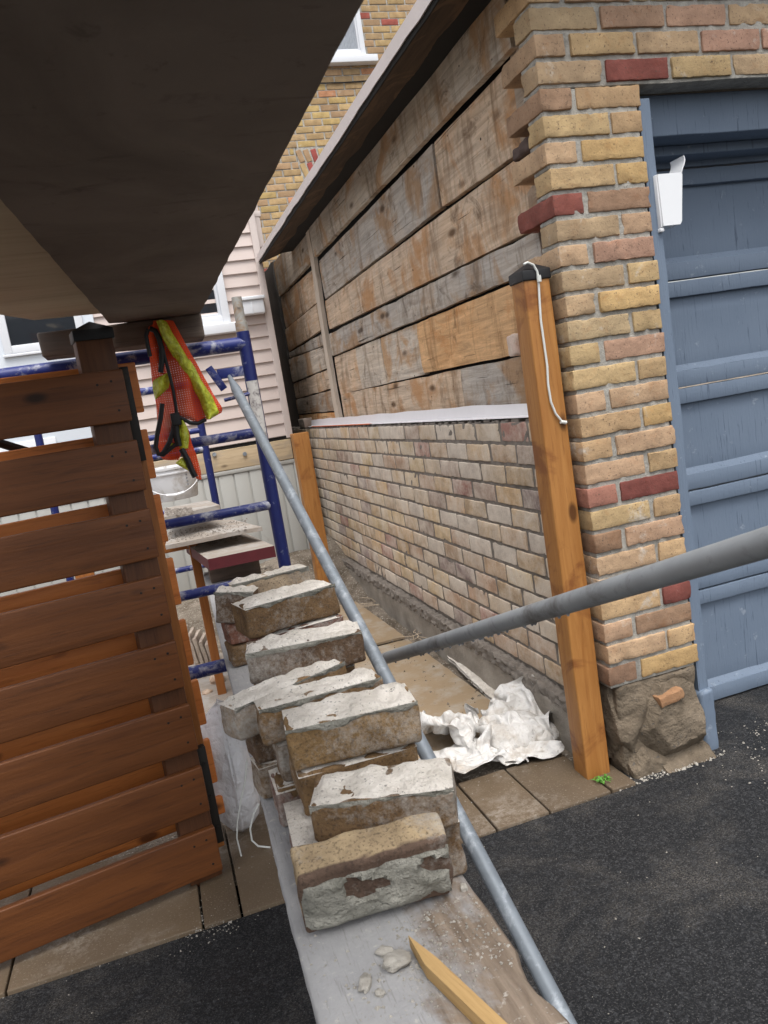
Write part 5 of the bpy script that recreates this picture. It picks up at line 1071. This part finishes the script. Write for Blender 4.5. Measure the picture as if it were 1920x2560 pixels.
for p in V:
    q = Vector(p).normalized(); zt_ = (p[2]+1)/2
    cx = .052; wob = .16*(1-abs(noise.noise(Vector((q.x*2.6, q.y*2.6, p[2]*1.2)))*2))+.09*(1-abs(noise.noise(Vector((q.x*5, q.y*5, p[2]*1.6+4)))*2))
    prf = math.sqrt(max(0, 1-abs(p[2])**5))*.95+.05
    ang_ = math.atan2(p[1], p[0]); rr = min(1, math.hypot(p[0], p[1]))
    f = (.86+wob)*prf*rr
    out.append((cx+.088*f*math.cos(ang_), 2.36+.115*f*math.sin(ang_), max(.012, hgt*zt_*(1-.08*nz(p[0], p[1], 5, 2))+.004)))
b.add(out, F); tag(b.build('plastic_bag', M_BAG, ang=60), 'tall full whitish plastic bag squeezed between gate and plank', 'bag')
b = MB(); b.tube([on(1, 2.21, *(440+x/3.16, 1560+y/3.16)) for x, y in ((560, 1080), (545, 1250), (510, 1400), (485, 1560), (480, 1690), (500, 1770), (520, 1850), (490, 1910), (460, 1990), (430, 2065))], .0024, 6)
tag(b.build('twine', M_ROPE), 'thin pale twine trailing from the plastic bag to the pavers by the gate', 'twine')
b = MB(); b.tube([on(1, 2.2, *(440+x/3.16, 1560+y/3.16)) for x, y in ((655, 1420), (610, 1510), (585, 1620), (600, 1710), (650, 1755), (745, 1765))], .0028, 6)
tag(b.build('twine', M_ROPE), 'short loop of white twine hanging below the plank edge', 'twine')

# weed, gravel, loose brick on the wall
wd_ = thing('weed', 'small bright green weed growing in the paver joint near the orange post', 'weed', on(2, .008, 1340+478*.3496, 1560+1130*.3496))
b = MB(); rwd = random.Random(6)
for k in range(34):
    a = rwd.uniform(0, 6.28); l = rwd.uniform(.008, .030); w_ = rwd.uniform(.0016, .003); c_, s_ = math.cos(a), math.sin(a); h = rwd.uniform(.006, .024)
    ox, oy = rwd.uniform(-.016, .016), rwd.uniform(-.006, .006)
    V = [(0, 0, 0), (c_*l*.5-s_*w_, s_*l*.5+c_*w_, h), (c_*l, s_*l, h*.6), (c_*l*.5+s_*w_, s_*l*.5-c_*w_, h)]; b.add([(x+ox, y+oy, z) for x, y, z in V], [(0, 1, 2, 3)])
b.build('leaf', M_WEED, wd_, smooth=False)
pts = []; rgv = random.Random(9)
for k in range(1500):
    x, y = rgv.uniform(-1.2, 2.4), rgv.uniform(.3, 1.95); pts.append((x, y, .001, .0006+.0030*rgv.random()**6))
for k in range(260):
    a = rgv.gauss(0, 1); pts.append((-.09+.05*rgv.gauss(0, 1), 1.96+.045*rgv.gauss(0, 1), .006, .0012+.003*rgv.random()**2))
for k in range(230): pts.append((1.30+.13*rgv.gauss(0, 1), 1.935+.03*abs(rgv.gauss(0, 1)), .002, .002+.007*rgv.random()**3))
for k in range(150): pts.append((1.62+.10*rgv.gauss(0, 1), 1.85+.12*rgv.gauss(0, 1), .001, .0015+.004*rgv.random()**3))
for k in range(260): pts.append((.55+.45*rgv.gauss(0, .6), 2.17+.05*rgv.gauss(0, 1), .010, .001+.003*rgv.random()**2))
for k in range(200): pts.append((1.7+.9*rgv.random(), 2.02+.03*rgv.gauss(0, 1), .002, .002+.005*rgv.random()**3))
for k in range(200): pts.append((-.3+.3*rgv.gauss(0, 1), 2.0+.05*rgv.gauss(0, 1), .010, .0008+.002*rgv.random()**2))
crumbs('gravel', pts, M_CHIP, 'pale grit and mortar chips scattered over asphalt and pavers', 'gravel')
p = P(0, 1.20, 665, 905); b = MB(); b.box(1.192, 1.262, 6.05, 6.25, z1_+.006, z1_+.075, .006, (4, 6, 4), 0, (.55, .47, .43), .004, 30, 5)
tag(b.build('brick', M_BRICK_SIDE), 'single pale brick laid loose on the far end of the rebuilt wall', 'brick')
b = MB(); b.box(.75, 1.0, 2.31, 2.33, .012, .02, .002)

# ------------------------------------------------------------------ house extension with beige siding
YH = 5.72
ext = thing('siding_house', 'beige clapboard house extension over grey skirting behind the scaffold', 'house', (0, YH, 0))
EO = Vector((0, YH, 0))
XR = P(1, YH, 585, 680).x; zs0 = P(1, YH, 560, 950).z
b = MB(); V = []; F = []; pz = .0905; n = 23
prof = []
for i in range(n):
    z = zs0+i*pz; prof += [(-.004, z), (-.017, z+.001), (-.015, z+.012), (.0, z+pz-.001)]
prof.append((0, zs0+n*pz))
for xx in (-4.0, XR): V += [(xx, y, z) for y, z in prof]
k = len(prof)
for i in range(k-1): F.append((i, k+i, k+i+1, i+1))
b.add(V, F); b.box(-4, XR, .005, 3.2, zs0-.02, zs0+n*pz, .002); b.build('siding', M_SIDING, ext, ang=20)
b = MB(); b.box(XR-.045, XR+.004, -.024, .12, zs0-.02, zs0+n*pz, .004, (1, 1, 4)); b.build('corner_trim', M_TRIM, ext)
b = MB(); b.box(XR+.006, XR+.05, .04, .10, zs0+1.35, zs0+n*pz, .008); b.box(XR-.006, XR+.06, .036, .106, 2.66, 2.70, .003); b.build('downspout', M_TRIM, ext)
b = MB(); b.box(-4, XR+.02, -.03, 3.2, zs0+n*pz, zs0+n*pz+.05, .004); b.build('roof_edge', M_TRIM, ext)
zl = P(1, YH, 560, 1003).z
b = MB(); b.box(-4, XR-.02, -.018, .03, zl, zs0-.028, .004, (20, 1, 2), 0, amp=.002, fr=4); b.build('ledger_board', M_PINE, ext)
b = MB(); b.box(-4, XR, -.008, .03, zs0-.030, zs0-.005, .002); b.build('flashing', M_FELT, ext)
for x, y in ((625, 165), (975, 160)):
    p = on(1, YH-.02, *zb(x, y))-EO; b = MB(); b.tube([(p.x, -.018, p.z), (p.x, -.034, p.z)], .015, 8); b.build('bolt', M_GALV, ext)
b = MB(); b.box(-4, XR+.02, -.006, .03, .0, zl-.03, .002); b.box(-4, XR+.02, -.022, .01, zl-.032, zl-.004, .003)
px = P(1, YH, 640, 1040).x; k = 0; x = px
while x > -3.5:
    b.box(x-.105, x-.004, -.014, -.0062, .0, zl-.034, .003); x -= .112
b.box(px-.0, px+.04, -.02, .01, .0, zl-.03, .003); b.build('skirting', M_SKIRT, ext)
b = MB(); b.box(XR+.005, XR+.012, .125, 1.2, .2, 2.6, .002); b.build('gap_shade_sheet', M_VOID, ext)  # dark sheet standing in for the shade between extension and garage
# vent hood
pv = P(1, YH, 542, 663)-EO; b = MB(); b.box(pv.x-.09, pv.x+.085, -.09, -.015, pv.z-.062, pv.z+.035, .01); b.box(pv.x-.10, pv.x+.095, -.105, -.012, pv.z+.035, pv.z+.06, .006); b.box(pv.x-.01, pv.x+.0, -.094, -.088, pv.z-.06, pv.z+.03, .001); b.build('vent_hood', M_WHITE, ext)
def window(parent, O, x0, x1, za, zb0, m_fr=M_WHITE, sill=True, curtain=False, fw=.055):
    b = MB()
    b.box(x0-fw, x0, -.055, .0, za-fw, zb0+fw, .004); b.box(x1, x1+fw, -.055, .0, za-fw, zb0+fw, .004); b.box(x0, x1, -.055, .0, zb0, zb0+fw, .004); b.box(x0, x1, -.055, .0, za-fw, za, .004)
    i = .022
    b.box(x0, x0+i, -.04, .0, za, zb0, .003); b.box(x1-i, x1, -.04, .0, za, zb0, .003); b.box(x0+i, x1-i, -.04, .0, zb0-i, zb0, .003); b.box(x0+i, x1-i, -.04, .0, za, za+i, .003)
    f = b.build('window', m_fr, parent)
    b = MB(); b.box(x0+i, x1-i, -.012, -.006, za+i, zb0-i, .001); b.build('pane', M_GLASS if not curtain else M_CURTAIN, f)
    if sill:
        b = MB(); b.box(x0-fw-.03, x1+fw+.03, -.10, -.02, za-fw-.07, za-fw-.002, .006); b.build('sill', m_fr, f)
    return f
pw = on(1, YH, *zv(1040, 95)); pw2 = on(1, YH, *zv(1100, 80))
xw1 = P(1, YH, 472, 650).x; zw = P(1, YH, 455, 690).z
window(ext, EO, xw1-.55, xw1, zw+.01, zw+.9, sill=True)
# white door with a small window at far left
xd0 = P(1, YH, -60, 900).x; xd1 = P(1, YH, 215, 880).x
dr_ = MB(); dr_.box(xd0-.08, xd1+.08, -.03, .0, .95, 2.75, .004); do = dr_.build('entry_door', plain('pale_blue_white_paint', (.66, .71, .76), .5, var=.03, bump=0), ext)
pq = on(1, YH, *z1(80, 300)); b = MB(); xa, xb = on(1, YH, *z1(85, 290)).x, on(1, YH, *z1(290, 290)).x+.25; za = on(1, YH, *z1(100, 315)).z
def sub(nm, bx, m): 
    b = MB(); b.box(*bx, .004); o = b.build(nm, m, do); return o
sub('door_light', (xa, xb, -.036, -.0315, za, za+.55), M_GLASS)
b = MB(); b.box(xa-.05, xa, -.05, -.031, za-.05, za+.6, .004); b.box(xb, xb+.05, -.05, -.031, za-.05, za+.6, .004); b.box(xa, xb, -.05, -.031, za-.05, za, .004); b.box(xa-.06, xb+.06, -.055, -.031, za-.07, za-.052, .003); b.build('light_frame', M_WHITE, do)
pq = on(1, YH, *z1(390, 985)); b = MB(); b.box(pq.x-.5, pq.x+.02, -.04, -.031, pq.z-.4, pq.z, .006); b.build('raised_panel', M_WHITE, do)

# ------------------------------------------------------------------ main brick house behind
YB = 8.8
hs_ = thing('brick_house', 'tall yellow brick house with white window rising behind the garage roof', 'house', (0, YB, 0))
XA, ZA = on(1, YB, *zh(960, 1085)).x, on(1, YB, *zh(960, 1085)).z       # arch
wx1 = on(1, YB, *zh(1300, 300)).x; wz0 = on(1, YB, *zh(1250, 425)).z; sx1 = on(1, YB, *zh(1395, 450)).x
aL = on(1, YB, *zh(800, 1100)); aLb = on(1, YB, *zh(880, 1330))
b = MB(); rh = random.Random(31); pc = .0725; HP = [(.43, .31, .17), (.41, .30, .175), (.46, .34, .18), (.41, .29, .175), (.48, .36, .165), (.39, .27, .165)]
zrow = wz0-.0; 
for i in range(-75, 60):
    zb0 = wz0-.10+i*pc
    if zb0 < .3 or zb0 > 6.6: continue
    x = .6+(.105 if i % 2 else 0)
    while x < 4.3:
        x1 = x+.203
        a0_, a1_ = x, x1
        if zb0 > wz0-.03 and zb0 < wz0+1.3:              # window opening
            lo, hi = wx1-.95, wx1
            if a1_ > lo and a0_ < hi:
                if a0_ < lo: a1_ = lo
                elif a1_ > hi: a0_ = hi
                else: x += .2135; continue
        zc = zb0+pc/2
        if aLb.z-.02 < zc < aL.z+.03:                      # splayed arch
            t_ = (zc-aLb.z)/(aL.z-aLb.z); le = aLb.x+(aL.x-aLb.x)*t_
            if a1_ > le and a0_ < le+1.1:
                if a0_ < le: a1_ = le
                else: x += .2135; continue
        if a1_-a0_ > .03:
            c = rh.choice(HP); u = rh.random()
            if u < .05: c = (.33, .10, .08)
            elif u < .10: c = (.50, .26, .15)
            f = rh.uniform(.85, 1.15)
            b.box(a0_+.004, a1_-.004, rh.uniform(-.003, .003), .08, zb0+.004, zb0+pc-.006, .004, (1, 1, 1), 0, (c[0]*f, c[1]*f, c[2]*f))
        x += .2135
# soldier bricks of the jack arch
for k in range(7):
    for s_, (za, zb0) in enumerate(((aLb.z, aLb.z+(aL.z-aLb.z)*.62), (aLb.z+(aL.z-aLb.z)*.64, aL.z+.01))):
        c = (.34, .09, .08) if (k+s_*2) % 3 == 1 else rh.choice(HP); lean = R(-16+k*3)
        cx = aLb.x+.05+k*.075+(aL.x-aLb.x)*(.3 if s_ == 0 else .82)*(1-k/7); Mx = Matrix.Translation((cx, 0, (za+zb0)/2)) @ Matrix.Rotation(lean, 4, 'Y')
        b.box(-.030, .030, -.002, .08, -(zb0-za)/2, (zb0-za)/2, .004, (1, 1, 1), 0, c, M=Mx)
b.box(.6, wx1-.96, .006, .09, .3, 6.6, .002, mi=1); b.box(wx1-.955, wx1+.004, .0065, .09, .3, wz0-.03, .002, mi=1); b.box(wx1-.955, wx1+.004, .0065, .09, wz0+1.3, 6.6, .002, mi=1); b.box(wx1+.006, 4.3, .006, .09, .3, 6.6, .002, mi=1)
b.box(.6, 4.3, .10, .2, .3, 6.6, .002, mi=1)
b.build('brick_wall', [M_BRICK_HOUSE, M_MORTAR], hs_)
fo = window(hs_, None, wx1-.90, wx1-.055, wz0+.06, wz0+1.25, sill=False, curtain=True)
b = MB()
for k in range(14): b.tube([(wx1-.085-k*.016, -.02+.004*(k % 2), wz0+.08), (wx1-.085-k*.016, -.02+.004*(k % 2), wz0+1.2)], .0065, 6)
b.build('curtain', M_CURTAIN, fo)
b = MB(); b.box(wx1-1.0, sx1, -.10, .0, wz0-.075, wz0, .006); b.build('sill', M_WHITE, fo)
pk0, pk1 = on(1, YB-.02, *zh(1000, 597)), on(1, YB-.02, *zh(1345, 582))
b = MB(); b.tube([(pk0.x-.3, -.012, pk0.z-.005), ((pk0.x+pk1.x)/2, -.012, (pk0.z+pk1.z)/2-.012), (pk1.x+.6, -.012, pk1.z+.01)], .007, 6); b.build('cable', M_BLACK, hs_)
b = MB(); b.box(.3, 4.6, -.3, 3.0, 6.6, 6.75, .01); b.box(.6, 4.3, .2, 3.0, .0, 6.6, .01); b.build('roof', M_TRIM, hs_)
